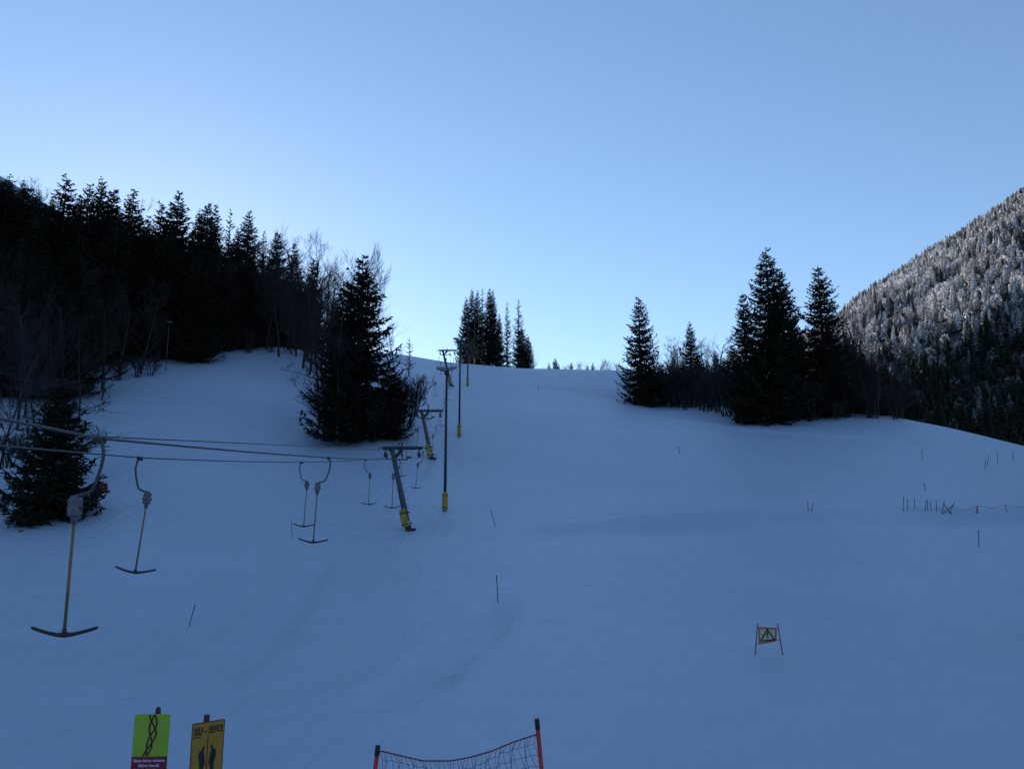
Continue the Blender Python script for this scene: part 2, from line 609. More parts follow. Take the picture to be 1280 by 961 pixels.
gx = spaced(-48, 58, 0.5, -3200, 3200, 1.10)
gy1 = np.concatenate([np.arange(4, 60, 0.33), np.arange(60, 130, 0.6), np.arange(130, 200, 1.0)])
gyb = []
s, y = 0.5, 4.0
while y > -1500:
    s = min(s * 1.25, 300); y -= s; gyb.append(y)
gyf = []
s, y = 1.0, gy1[-1]
while y < 4200:
    s = min(s * 1.07, 300); y += s; gyf.append(y)
gy = np.concatenate([gyb[::-1], gy1, gyf])
GX, GY = np.meshgrid(gx, gy)
GZ = ground(GX, GY)
nx, ny = len(gx), len(gy)
idx = np.arange(nx * ny).reshape(ny, nx)
quads = np.stack([idx[:-1, :-1], idx[:-1, 1:], idx[1:, 1:], idx[1:, :-1]], -1).reshape(-1, 4)
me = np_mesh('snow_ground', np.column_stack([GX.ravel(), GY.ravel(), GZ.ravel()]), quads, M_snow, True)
wood = np.zeros(GX.shape)
wood = np.maximum(wood, smooth((-GX - 50) / 12.0) * smooth((GY - 40) / 40) * 0.75)
wood = np.maximum(wood, smooth((GX - 60) / 30.0) * smooth((GY - 260) / 80) * 0.85)
wood = np.maximum(wood, smooth((GY - 300) / 60.0) * 0.5)
wood = np.maximum(wood, smooth((-GY - 430) / 80.0) * 0.8)  # dark floor of the added ridge behind the camera
at = me.attributes.new('wood', 'FLOAT', 'POINT')
at.data.foreach_set('value', wood.ravel().astype(np.float32))
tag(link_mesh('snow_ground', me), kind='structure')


# ------------------------------------------------------------ trees
def unit(v):
    return v / (np.linalg.norm(v) + 1e-9)


def spruce_arrays(H, Rb, seed, bare=0.05, droop=0.35, dens=1.0, whorl=0.42, spray=0.5, top_thin=0.0, nb=(6, 9)):
    """crown of one spruce: drooping boughs, each a spine with hanging sprays"""
    r = random.Random(seed)
    V, F = [], []

    def tri(a, b, c):
        n = len(V)
        V.extend((a, b, c))
        F.append((n, n + 1, n + 2))

    z = H * bare
    ph = r.uniform(0, 6.28)
    lop = r.uniform(0, 6.28)
    while z < H * 0.985:
        t = z / H
        prof = 1.10 * (1 - t) ** 0.86
        if t < bare + 0.12:
            prof *= 0.72 + 0.28 * (t - bare) / 0.12
        L0 = Rb * prof + 0.12
        n = r.randint(*nb) if t < 0.9 else 4
        for k in range(n):
            if r.random() > dens * (1 - top_thin * t):
                continue
            a = ph + 6.283 * k / n + r.uniform(-0.35, 0.35)
            Lb = L0 * r.uniform(0.55, 1.15) * (1 + 0.10 * math.cos(a - lop))
            if r.random() < 0.06:
                Lb *= 1.18
            d = np.array([math.cos(a), math.sin(a), 0.0])
            sd = np.array([-d[1], d[0], 0.0])
            dr = droop * r.uniform(0.6, 1.3) * (1.15 - 0.9 * t)
            rise = 0.10 + 0.42 * t
            zb = z + r.uniform(-0.9, 0.9) * whorl

            def spine(s):
                return d * (Lb * s) + np.array([0, 0, zb + Lb * (rise * s - dr * math.sin(s * 2.2) + (0.30 * dr + 0.10) * s ** 4)])
            m = max(3, int(Lb / 0.27))
            prev = spine(0.0)
            for i in range(1, m + 1):
                s = i / m
                p = spine(s)
                wd = 0.045 + 0.03 * (1 - s)
                up = np.array([0, 0, wd])
                tri(prev - up, p - up, p + up)
                tri(prev - up, p + up, prev + up)
                fwd = unit(p - prev)
                for sg in (-1, 1):
                    l = spray * (0.45 + 0.75 * math.sin(min(1, s * 1.15 + 0.1) * 2.6)) * r.uniform(0.6, 1.25) * min(1.0, 0.45 + Lb / 3.0)
                    dirv = unit(fwd * r.uniform(0.45, 0.9) + sd * sg * r.uniform(0.4, 0.9) + np.array([0, 0, r.uniform(-0.65, 0.05)]))
                    w = r.uniform(0.09, 0.16) * min(1.0, 0.5 + Lb / 4)
                    cr = unit(np.cross(dirv, np.array([r.uniform(-0.5, 0.5), r.uniform(-0.5, 0.5), 1.0])))
                    cr = unit(cr + np.array([0, 0, r.uniform(-0.8, 0.8)])) * w
                    q = p + dirv * l * 0.45
                    e = p + dirv * l + np.array([0, 0, -0.06 * l])
                    tri(p, q - cr, e)
                    tri(p, e, q + cr)
                # hanging curtain twig
                if s > 0.2 and r.random() < 0.75:
                    hl = spray * r.uniform(0.35, 0.9) * min(1.0, 0.3 + Lb / 2.5)
                    off = fwd * r.uniform(0.08, 0.18)
                    tri(p - off, p + off, p + np.array([r.uniform(-.1, .1), r.uniform(-.1, .1), -hl]) + fwd * 0.1)
                prev = p
            tip = prev + unit(prev - spine(0.9)) * 0.22
            tri(prev + sd * 0.06, prev - sd * 0.06, tip)
        z += whorl * (0.95 + 0.45 * max(0, t - 0.6)) * r.uniform(0.85, 1.15)
        ph += 2.4
    # leader
    for k in range(3):
        a = k * 2.1
        o = np.array([math.cos(a), math.sin(a), 0]) * 0.07
        tri(np.array([0, 0, H * 0.96]) + o, np.array([0, 0, H * 0.96]) - o, np.array([0, 0, H * 1.0]))
    return np.array(V), np.array(F)


def spruce_meshes(H, Rb, seed, **kw):
    V, F = spruce_arrays(H, Rb, seed, **kw)
    crown = np_mesh('crown', V, F, M_needle)
    mb = MB()
    r = random.Random(seed + 99)
    br = 0.012 * H + 0.04
    pts = [(0, 0, -0.6), (0, 0, 0.0), (r.uniform(-.05, .05), r.uniform(-.05, .05), H * 0.3), (0, 0, H * 0.7), (0, 0, H * 0.97)]
    mb.tube(pts, [br * 1.25, br * 1.1, br * 0.8, br * 0.4, 0.02], 7)
    me = bpy.data.meshes.new('trunk')
    me.from_pydata([tuple(v) for v in mb.v], [], mb.f)
    me.materials.append(M_bark)
    return crown, me, H


def place_tree(name, meshes, loc, height, rz, label, cat='tree', group=None, wide=1.0, tilt=0.0):
    crown, trunk, H = meshes
    e = empty(name, loc, rz)
    s = height / H
    e.scale = (s * wide, s * wide, s)
    e.rotation_euler = (tilt, tilt * 0.5, rz)
    link_mesh('trunk', trunk, e)
    link_mesh('crown', crown, e)
    tag(e, label, cat, group)
    return e


def bare_arrays(H, seed, spread=0.35, stems=1, levels=4, twig_r=0.012, clear=0.25, split=(3, 5), upright=0.6, trunk_r=None):
    """leafless tree: trunk mesh, and branches grown by repeated forking"""
    r = random.Random(seed)
    tr, br = MB(), MB()

    def limb(mb, p, d, L, rad, segs, n):
        pts, rs = [p.copy()], [rad]
        for i in range(segs):
            d = (d + Vector((r.uniform(-1, 1), r.uniform(-1, 1), r.uniform(-0.4, 0.8))) * 0.13).normalized()
            p = p + d * (L / segs)
            pts.append(p.copy())
            rs.append(rad * (1 - 0.55 * (i + 1) / segs))
        mb.tube(pts, rs, n, cap=False)
        return pts, rs, d

    def grow(p, d, L, rad, lv):
        pts, rs, d2 = limb(br, p, d, L, rad, 3 if lv > 1 else 2, 4 if lv > 2 else 3)
        if lv <= 1:
            return
        k = r.randint(*split)
        for i in range(k):
            j = r.randint(1, len(pts) - 1)
            q = pts[j]
            ax = Vector((r.uniform(-1, 1), r.uniform(-1, 1), r.uniform(-0.2, 0.5))).normalized()
            nd = (d2 * (1 - spread) + ax * spread * 1.5 + Vector((0, 0, upright * 0.35))).normalized()
            grow(q, nd, L * r.uniform(0.45, 0.75), max(twig_r, rs[j] * 0.62), lv - 1)

    for s in range(stems):
        lean = Vector((r.uniform(-1, 1), r.uniform(-1, 1), 0)) * (0.06 if stems == 1 else 0.32)
        base = Vector((r.uniform(-.4, .4), r.uniform(-.4, .4), -0.4)) if stems > 1 else Vector((0, 0, -0.5))
        d = (Vector((0, 0, 1)) + lean).normalized()
        rad = trunk_r or (0.010 * H + 0.03)
        hh = H * (0.80 if stems == 1 else r.uniform(0.5, 0.75))
        pts, rs, _ = limb(tr, base, d, hh, rad, 7, 7 if stems == 1 else 5)
        for i in range(1, len(pts)):
            t = i / (len(pts) - 1)
            if t < clear:
                continue
            for k in range(3 if stems == 1 else 2):
                a = r.uniform(0, 6.28)
                nd = (Vector((math.cos(a), math.sin(a), 0)) * (0.55 + spread) + Vector((0, 0, upright))).normalized()
                grow(pts[i], nd, H * (0.30 - 0.16 * t) * r.uniform(0.7, 1.2), max(twig_r, rs[i] * 0.5), levels)
    return tr, br, H


def bare_meshes(H, seed, tmat=None, bmat=None, **kw):
    tr, br, H = bare_arrays(H, seed, **kw)
    out = []
    for nm, mb, mt in (('crown', br, bmat or M_twig), ('trunk', tr, tmat or M_bark)):
        me = bpy.data.meshes.new(nm)
        me.from_pydata([tuple(v) for v in mb.v], [], mb.f)
        me.materials.append(mt)
        out.append(me)
    top = max(v.z for v in br.v)
    return out[0], out[1], top


SP = [spruce_meshes(22, 4.4, 11, spray=0.6), spruce_meshes(22, 3.9, 23, droop=0.45, spray=0.6), spruce_meshes(22, 4.8, 31, droop=0.3, spray=0.65),
      spruce_meshes(22, 3.6, 47, bare=0.14, dens=0.9, spray=0.6), spruce_meshes(22, 4.2, 59, bare=0.08, droop=0.5, spray=0.6)]
SP_THIN = [spruce_meshes(22, 2.8, 71, dens=0.62, bare=0.06, whorl=0.55), spruce_meshes(22, 2.5, 83, dens=0.55, bare=0.12, whorl=0.55)]
BT = [bare_meshes(16, 5), bare_meshes(16, 15, spread=0.45), bare_meshes(16, 25, clear=0.4, split=(3, 4)), bare_meshes(16, 35, upright=0.9, spread=0.25)]
SH = [bare_meshes(4.5, 105, stems=5, levels=3, clear=0.32, twig_r=0.016, spread=0.4),
      bare_meshes(4.5, 115, stems=6, levels=3, clear=0.32, twig_r=0.016, spread=0.3, upright=0.9),
      bare_meshes(4.5, 125, stems=4, levels=3, clear=0.35, twig_r=0.016, spread=0.45)]


def top_tree(name, meshes, px, ytop, d, label, group=None, wide=1.0, rz=None, cat='tree', tilt=0.0):
    """a tree whose tip is seen at a pixel, standing on the ground d metres away"""
    tip = P(px, ytop, d)
    g = gz(tip.x, tip.y)
    if tip.z - g < 10.5 and group == 'inner spruces of the dense forest':
        return None
    return place_tree(name, meshes, (tip.x, tip.y, g - 0.05), tip.z - g, rng.uniform(0, 6.28) if rz is None else rz, label, cat, group, wide, tilt)


# --- left forest, spruces that break the skyline
LF = 'dark spruce in the dense forest beside the snow slope, its tip on the skyline'
LFG = 'skyline spruces of the dense forest'
for i, (px, yt, d, wd) in enumerate([
    (-22, 228, 108, 1.1), (12, 219, 112, 1.0), (36, 231, 104, 1.0), (58, 262, 118, 0.9), (84, 221, 108, 1.05), (113, 230, 116, 0.85), (128, 222, 124, 0.8),
    (143, 234, 112, 0.9), (168, 237, 106, 1.0), (203, 253, 118, 0.85), (224, 240, 110, 1.0), (250, 262, 130, 0.8), (261, 252, 122, 0.75),
    (270, 256, 117, 0.75), (289, 262, 128, 0.7), (312, 264, 122, 0.85), (330, 288, 128, 0.7), (347, 288, 124, 0.8), (368, 305, 130, 0.9), (392, 322, 126, 0.9),
    (186, 270, 125, 0.8), (298, 285, 116, 0.9)]):
    top_tree('spruce_tree', SP[i % 5] if i not in (14, 16) else SP_THIN[0], px, yt, d, LF, LFG, wd * 1.3)
# trees that fill the forest up the hillside and in front
r2 = random.Random(3)
FI = 'dark spruce inside the dense forest, overtopped by its neighbours'
FIG = 'inner spruces of the dense forest'
for i in range(170):
    px = r2.uniform(-70, 405)
    lim = np.interp(px, [-70, 0, 230, 320, 400], [235, 235, 262, 300, 335])
    d = r2.uniform(101, 150) if i % 3 else r2.uniform(150, 215)
    if px < 170:
        d = r2.uniform(78 if px < 110 else 90, 140)
    top_tree('spruce_tree', SP[i % 5], px, lim + r2.uniform(10, 100), d, FI, FIG, r2.uniform(1.05, 1.45))
for i in range(46):
    px = r2.uniform(285, 432)
    lim = np.interp(px, [285, 330, 400, 440], [300, 318, 345, 365])
    top_tree('spruce_tree', SP[i % 5], px, lim + r2.uniform(5, 60), r2.uniform(116, 150), FI, FIG, r2.uniform(1.1, 1.5))
for i in range(16):
    px = r2.uniform(-70, 70)
    top_tree('spruce_tree', SP[i % 5], px, r2.uniform(310, 380), r2.uniform(76, 92), FI, FIG, r2.uniform(1.0, 1.3))
for px, yt, d in ((-6, 214, 128), (6, 224, 122), (-14, 226, 165), (14, 232, 172), (30, 226, 160), (50, 238, 170), (66, 246, 165), (100, 245, 160)):
    top_tree('spruce_tree', SP[int(d) % 5], px, yt, d, LF, LFG, 1.2)
# bare trees among and in front of them
BA = 'bare broadleaf tree with thin twigs at the edge of the dense forest'
BAG = 'bare trees of the forest edge'
for i, (px, yt, d) in enumerate([
    (348, 270, 122), (372, 290, 118), (400, 298, 112), (433, 300, 100), (452, 318, 104), (418, 330, 98), (385, 315, 108), (325, 305, 114),
    (5, 330, 78), (28, 310, 84), (50, 345, 76), (72, 318, 86), (95, 350, 80), (118, 330, 88), (140, 352, 86), (160, 335, 92), (185, 340, 94),
    (8, 215, 118), (52, 250, 112), (190, 258, 122), (245, 330, 106), (275, 325, 109), (300, 330, 112), (20, 400, 64), (-30, 330, 70), (135, 405, 82), (340, 300, 113), (356, 310, 110), (376, 322, 112), (392, 335, 106), (408, 318, 109), (425, 345, 96), (438, 312, 108),
    (335, 330, 116), (365, 335, 114), (403, 345, 99), (310, 320, 117), (288, 322, 114), (110, 400, 76), (60, 400, 70), (85, 385, 74), (40, 370, 72)]):
    top_tree('bare_tree', BT[i % 4], px, yt, d, BA, BAG, 0.95 if d > 95 else 0.8)
# scrub along the forest foot
for i, (px, py) in enumerate([(150, 476), (172, 472), (190, 470), (235, 446), (262, 441), (285, 440), (310, 441), (338, 441), (362, 443), (385, 452), (10, 585), (30, 570)]):
    h = hit(px, py)
    place_tree('shrub', SH[i % 3], h, r2.uniform(2.2, 4.2), r2.uniform(0, 6.28), 'leafless shrub at the foot of the dense forest', 'shrub', 'shrubs at the forest foot')

M_over = bare_meshes(9, 511, spread=0.62, upright=0.22, clear=0.2, levels=4, twig_r=0.013)
# --- the big spruce by the lift with the birch in front of it
M_bigs = spruce_meshes(20, 4.3, 201, bare=0.05, droop=0.40, spray=0.62, nb=(6, 9))
b = hit(446, 553)
place_tree('spruce_tree', M_bigs, (b.x, b.y, b.z - 0.1), P(442, 318, b.y).z - b.z, 0.5, 'broad tall spruce standing on the slope with a pale birch stem before it', 'tree', wide=1.35)
place_tree('spruce_tree', SP[2], (b.x + 3.0, b.y + 1.5, gz(b.x + 3.0, b.y + 1.5) - 0.1), 7.5, 2.0, 'lower spruce pressed against the broad spruce on its lift side', 'tree', wide=1.9)
place_tree('spruce_tree', SP[0], (b.x - 1.6, b.y + 2.5, gz(b.x - 1.6, b.y + 2.5) - 0.1), 16.0, 1.0, 'half hidden spruce behind the birch and the broad spruce', 'tree', wide=1.2)
M_birchtree = bare_meshes(15, 301, tmat=M_birch, upright=0.5, spread=0.45, clear=0.3, twig_r=0.009, trunk_r=0.085)
bb = hit(421, 558)
place_tree('birch_tree', M_birchtree, bb, P(418, 330, bb.y).z - bb.z, 0.3, 'slender birch with pale stem before the broad spruce', 'tree', wide=0.9)
for k, (px, py, hh) in enumerate([(404, 551, 12.0), (396, 546, 9.0)]):
    h = hit(px, py)
    place_tree('bare_tree', M_over, h, hh, 2.1 + k * 2, 'bare tree with spreading twigs on the forest side of the broad spruce', 'tree', 'bare trees by the broad spruce', wide=0.75)
for i, (px, py, hh) in enumerate([(405, 545, 5.5), (412, 552, 3.0), (470, 552, 4.0), (492, 548, 5.5), (505, 535, 6.0), (512, 520, 5.0)]):
    h = hit(px, py)
    place_tree('shrub', SH[i % 3], h, hh, i * 1.3, 'leafless shrub around the foot of the broad spruce', 'shrub', 'shrubs around the broad spruce')
# thin saplings behind, towards the first hilltop
h = hit(495, 478)
place_tree('bare_tree', BT[3], h, P(492, 400, h.y).z - h.z, 2.2, 'thin bare tree with upright twigs beside the small larch', 'tree', wide=0.6)
h = hit(511, 470)
M_larch = spruce_meshes(9, 2.0, 401, dens=0.42, whorl=0.5, spray=0.22, droop=0.15, bare=0.12)
place_tree('larch_tree', M_larch, h, P(511, 421, h.y).z - h.z, 0.4, 'small sparse larch on the slope left of the lift', 'tree', wide=1.0)

# --- low spruce at the left with the red machine, bare tree over it
h = hit(62, 648)
M_low = spruce_meshes(9, 2.9, 501, bare=0.03, droop=0.30, spray=0.70, nb=(9, 12), whorl=0.33)
place_tree('spruce_tree', M_low, (h.x, h.y, h.z - 0.05), P(80, 478, h.y).z - h.z, 1.2, 'low wide spruce with boughs down to the snow beside the red machine', 'tree', wide=1.05)
b2 = P(88, 560, 57)
place_tree('bare_tree', M_over, (b2.x + 0.8, b2.y, gz(b2.x + 0.8, b2.y)), 8.0, 0.7, 'spreading bare tree reaching over the snow behind the low spruce', 'tree', wide=1.8)
for i, (px, py, hh) in enumerate([(3, 640, 1.4), (22, 652, 0.9), (35, 640, 1.6), (12, 660, 0.7)]):
    h = hit(px, py)
    place_tree('shrub', SH[i % 3], h, hh, i * 1.1, 'small twiggy brush poking from the snow by the low spruce', 'shrub', 'brush by the low spruce')

# --- small stand on the crest
CG = 'spruces of the small stand on the crest'
CL = 'tall spruce in the small close stand on the crest of the slope'
for i, (px, yt, d, ms, wd) in enumerate([
    (590, 361, 206, SP[1], 0.85), (597, 363, 212, SP[0], 0.75), (603, 361, 203, SP_THIN[1], 0.9), (612, 360, 209, SP[4], 0.85), (616, 363, 204, SP[3], 0.8),
    (634, 377, 206, SP_THIN[0], 0.8), (648, 374, 203, SP_THIN[0], 1.0), (624, 392, 214, SP[3], 0.8), (583, 372, 216, SP[0], 0.9)]):
    top_tree('spruce_tree', ms, px, yt, d, CL, CG, wd)
top_tree('spruce_tree', SP[2], 660, 420, 201, 'low bushy spruce at the end of the crest stand', None, 1.25)
top_tree('spruce_tree', SP[2], 652, 408, 207, 'middling spruce tucked into the end of the crest stand', None, 1.1)
M_brown = bare_meshes(9, 611, bmat=M_twig_brown, levels=4, spread=0.4, clear=0.1, twig_r=0.03)
top_tree('bare_tree', M_brown, 589, 421, 196, 'brown bare tree in front of the crest stand by the lamp', None, 0.8)

# --- tree tips beyond the crest
r4 = random.Random(8)
for i, (px, yt, k) in enumerate([(681, 457, 1), (686, 453, 0), (694, 447, 0), (698, 454, 0), (705, 453, 1), (710, 454, 1), (714, 453, 0), (720, 453, 1), (727, 451, 1), (734, 456, 0), (741, 453, 0),
                                 (747, 449, 1), (755, 455, 1), (763, 451, 1), (770, 446, 1), (776, 452, 1)]):
    ms = SP[i % 5] if k == 0 else BT[i % 4]
    top_tree('spruce_tree' if k == 0 else 'bare_tree', ms, px, yt, 300 + r4.uniform(0, 40), 'spruce tip peeping over the crest' if k == 0 else 'bare treetop peeping over the crest',
             'spruces beyond the crest' if k == 0 else 'bare trees beyond the crest', 1.0)

# --- right-hand clumps
top_tree('spruce_tree', spruce_meshes(18, 3.4, 701, bare=0.04, droop=0.42, spray=0.6), 798, 370, 126.5, 'conical spruce standing alone at the right edge of the piste', None, 1.25)
top_tree('spruce_tree', SP[0], 862, 402, 133, 'smaller spruce rising from shrubs between the lone spruce and the tall clump', None, 1.1)
M_rt = [spruce_meshes(24, 4.4, 801, bare=0.03, droop=0.34, spray=0.62, nb=(6, 9)), spruce_meshes(22, 3.6, 811, bare=0.04, droop=0.38, spray=0.6)]
top_tree('spruce_tree', M_rt[0], 957, 309, 98.5, 'tallest spruce of the clump at the right edge of the piste', None, 1.3)
top_tree('spruce_tree', M_rt[1], 974, 336, 102, 'second spruce leaning into the tallest spruce of the clump', None, 1.45)
top_tree('spruce_tree', M_rt[1], 928, 364, 99, 'slim spruce on the uphill side of the tallest spruce', None, 1.2)
top_tree('spruce_tree', M_rt[1], 1022, 330, 99.5, 'tall spruce with spaced upturned boughs at the downhill end of the clump', None, 1.4)
top_tree('spruce_tree', SP[2], 992, 395, 103, 'shorter spruce filling the gap in the tall clump', None, 1.2)
top_tree('spruce_tree', SP[1], 940, 420, 104, 'shorter spruce hidden behind the slim spruce', None, 1.2)
top_tree('bare_tree', M_brown, 846, 425, 145, 'brown bare tree beside the smaller spruce behind the shrubs', None, 0.9)
RB = 'bare broadleaf tree standing among the shrubs beyond the piste edge'
for i, (px, yt, d) in enumerate([(835, 418, 150), (878, 422, 138), (890, 412, 140), (900, 440, 128), (1052, 400, 104), (1070, 385, 108), (1085, 420, 106), (1102, 430, 106), (1118, 450, 104), (1040, 440, 101), (910, 450, 116), (868, 450, 126)]):
    top_tree('bare_tree', BT[i % 4], px, yt, d, RB, 'bare trees beyond the piste edge', 1.0)
for i in range(58):
    px = r2.uniform(812, 1132)
    ye = np.interp(px, [812, 835, 880, 915, 960, 1050, 1132], [506, 511, 516, 526, 527, 527, 526])
    h = hit(px, ye - r2.uniform(0, 9))
    if h.y > 170:
        continue
    place_tree('shrub', SH[i % 3], h, r2.uniform(2.4, 6.0), r2.uniform(0, 6.28), 'leafless many-stemmed shrub in the row along the piste edge', 'shrub', 'shrubs along the piste edge', wide=r2.uniform(0.7, 1.0))
for i, (px, yt, d) in enumerate([(842, 445, 150), (853, 452, 158), (872, 440, 148), (884, 448, 155), (894, 438, 150), (904, 446, 140), (880, 466, 165), (915, 430, 135),
                                  (1048, 432, 112), (1062, 420, 118), (1076, 438, 115), (1090, 448, 120), (1104, 455, 116), (1118, 470, 112), (1130, 480, 118), (1036, 410, 110)]):
    top_tree('spruce_tree', SP[i % 5], px, yt, d, 'low dark spruce half hidden behind the shrub row', 'low spruces behind the shrub row', 1.5)
for i in range(26):
    px = r2.uniform(812, 912)
    h = hit(px, np.interp(px, [812, 835, 880, 915], [505, 510, 515, 524]) - r2.uniform(1, 12))
    if h.y < 170:
        place_tree('shrub', SH[i % 3], h, r2.uniform(4.0, 7.5), r2.uniform(0, 6.28), 'leafless many-stemmed shrub in the row along the piste edge', 'shrub', 'shrubs along the piste edge', wide=0.8)
wb = hit(1098, 527)
place_tree('birch_tree', M_birchtree, wb, 9.0, 1.9, 'leaning birch with thin pale stem at the end of the shrub row', 'tree', wide=0.45, tilt=0.2)

# --- forest on the far mountainside
def far_tree(seed, H=18, Rb=3.0, tiers=9, round_top=False):
    r = random.Random(seed)
    V, F = [], []

    def tri(a, b, c):
        n = len(V)
        V.extend((a, b, c)); F.append((n, n + 1, n + 2))
    if round_top:
        for i in range(90):
            a = r.uniform(0, 6.28); u = r.uniform(-0.9, 1)
            rr = math.sqrt(1 - u * u)
            c = np.array([math.cos(a) * rr * Rb, math.sin(a) * rr * Rb, H * 0.58 + u * H * 0.40]) * np.array([1, 1, 1.0])
            k = r.uniform(0.6, 1.3)
            d1 = np.array([r.uniform(-1, 1), r.uniform(-1, 1), r.uniform(-1, 1)]) * k
            d2 = np.array([r.uniform(-1, 1), r.uniform(-1, 1), r.uniform(-1, 1)]) * k
            tri(c - d1, c + d1, c + d2 + np.array([0, 0, k]))
        for k in range(4):
            a = k * 1.57
            o = np.array([math.cos(a), math.sin(a), 0]) * 0.3
            o2 = np.array([math.cos(a + 1.57), math.sin(a + 1.57), 0]) * 0.3
            tri(o, o2, np.array([0, 0, H * 0.8]))
    else:
        for t in range(tiers):
            f = t / tiers
            z0 = H * (0.06 + 0.92 * f)
            rad = Rb * (1 - f) ** 0.8 + 0.25
            n = 7 if t < tiers - 2 else 5
            for k in range(n):
                a = 6.283 * (k + 0.5 * (t % 2)) / n + r.uniform(-0.3, 0.3)
                L = rad * r.uniform(0.7, 1.2)
                d = np.array([math.cos(a), math.sin(a), 0]); s = np.array([-d[1], d[0], 0])
                apex = np.array([0, 0, z0 + H / tiers * 1.25])
                out = d * L + np.array([0, 0, z0 - L * 0.28 + r.uniform(-.3, .3)])
                mid = d * L * 0.6 + np.array([0, 0, z0 + L * 0.05])
                tri(apex, mid - s * L * 0.34, out)
                tri(apex, out, mid + s * L * 0.34)
    return np.array(V), np.array(F)


FT = [far_tree(1, H=15, Rb=4.0, tiers=7), far_tree(2, H=16, Rb=3.6, tiers=8), far_tree(3, H=13, Rb=4.2, tiers=6), far_tree(4, H=16, Rb=3.9, tiers=7), far_tree(5, Rb=3.6, round_top=True, H=11), far_tree(6, Rb=3.3, round_top=True, H=12.5)]
r5 = np.random.RandomState(12)
cand = []
NP = 30000
Yc = np.sqrt(r5.uniform(190.0 ** 2, 1300.0 ** 2, NP))
Xc = Yc * r5.uniform(0.27, 0.76, NP)
Zc = ground(Xc, Yc)
keepm = (Xc > 66 + (Yc < 230) * 10)
Xc, Yc, Zc = Xc[keepm], Yc[keepm], Zc[keepm]
cell = {}
sel = []
for i in range(len(Xc)):
    sp = 5.6 if Yc[i] < 700 else 6.4
    key = (int(Xc[i] // sp), int(Yc[i] // sp))
    if key in cell:
        continue
    cell[key] = 1
    sel.append(i)
sel = np.array(sel)
Xc, Yc, Zc = Xc[sel], Yc[sel], Zc[sel]
n_t = len(Xc)
hfac = smooth((Zc - 85) / 95.0)
frost = -0.26 + 0.62 * hfac + r5.uniform(-0.30, 0.32, n_t)
patch = vnoise(Xc / 45, Yc / 45, 77)
frost = frost + 0.22 * np.maximum(0, patch)
kinds = r5.randint(0, 4, n_t)
rnd = r5.uniform(0, 1, n_t)
kinds = np.where(rnd < 0.27, r5.randint(4, 6, n_t), kinds)
frost = np.where(kinds >= 4, frost + 0.22, frost)
scl = r5.uniform(0.75, 1.25, n_t)
rot = r5.uniform(0, 6.28, n_t)
# the ones that show largest become things of their own
px_, py_ = project((Xc, Yc, Zc + 18 * scl))
edge = np.interp(px_, [900, 1060, 1130, 1190, 1280], [470, 505, 522, 532, 552])
vis = (px_ > 1055) & (px_ < 1290) & (py_ < edge - 3)
order = np.argsort(np.where(vis, Yc, 1e9))
single = order[:min(300, int(vis.sum()))]
single_set = set(int(i) for i in single)
ft_mesh = {}
for i in single_set:
    lev = 0 if frost[i] < 0.15 else (1 if frost[i] < 0.4 else 2)
    key = (int(kinds[i]), lev)
    if key not in ft_mesh:
        V, F = FT[key[0]]
        mm = np_mesh('crown', V, F, M_frost)
        a_ = mm.attributes.new('frost', 'FLOAT', 'POINT')
        a_.data.foreach_set('value', np.full(len(V), (-0.1, 0.2, 0.42)[lev], np.float32))
        ft_mesh[key] = mm
    o = link_mesh('conifer_tree' if kinds[i] < 4 else 'frosted_tree', ft_mesh[key])
    o.location = (Xc[i], Yc[i], Zc[i] - 0.4)
    o.rotation_euler = (0, 0, rot[i])
    o.scale = (scl[i],) * 3
    if kinds[i] < 4:
        tag(o, 'conifer in the shaded lower forest of the far mountainside', 'tree', 'conifers low on the far mountainside')
    else:
        tag(o, 'round pale frosted tree in the shaded lower forest of the far mountainside', 'tree', 'frosted round trees low on the far mountainside')
VV, FF, AA = [], [], []
off = 0
for k in range(6):
    V, F = FT[k]
    ids = np.array([i for i in range(n_t) if kinds[i] == k and i not in single_set])
    c, s_ = np.cos(rot[ids])[:, None], np.sin(rot[ids])[:, None]
    sc = scl[ids][:, None]
    x = (V[None, :, 0] * c - V[None, :, 1] * s_) * sc + Xc[ids][:, None]
    y = (V[None, :, 0] * s_ + V[None, :, 1] * c) * sc + Yc[ids][:, None]
    z = V[None, :, 2] * sc + Zc[ids][:, None] - 0.4
    VV.append(np.stack([x, y, z], -1).reshape(-1, 3))
    FF.append((F[None] + (np.arange(len(ids)) * len(V))[:, None, None] + off).reshape(-1, 3))
    AA.append(np.repeat(frost[ids], len(V)))
    off += len(ids) * len(V)
me = np_mesh('mountain_forest', np.concatenate(VV), np.concatenate(FF), M_frost)
a_ = me.attributes.new('frost', 'FLOAT', 'POINT')
a_.data.foreach_set('value', np.concatenate(AA).astype(np.float32))
tag(link_mesh('mountain_forest', me), 'frost covered conifer forest on the sunlit far mountainside', 'forest', kind='stuff')
print('far trees', n_t, 'tris', sum(len(f) for f in FF), 'single', len(single_set))

# ------------------------------------------------------------ ski tow
PYL = []      # arm centre points
ARM = 1.3


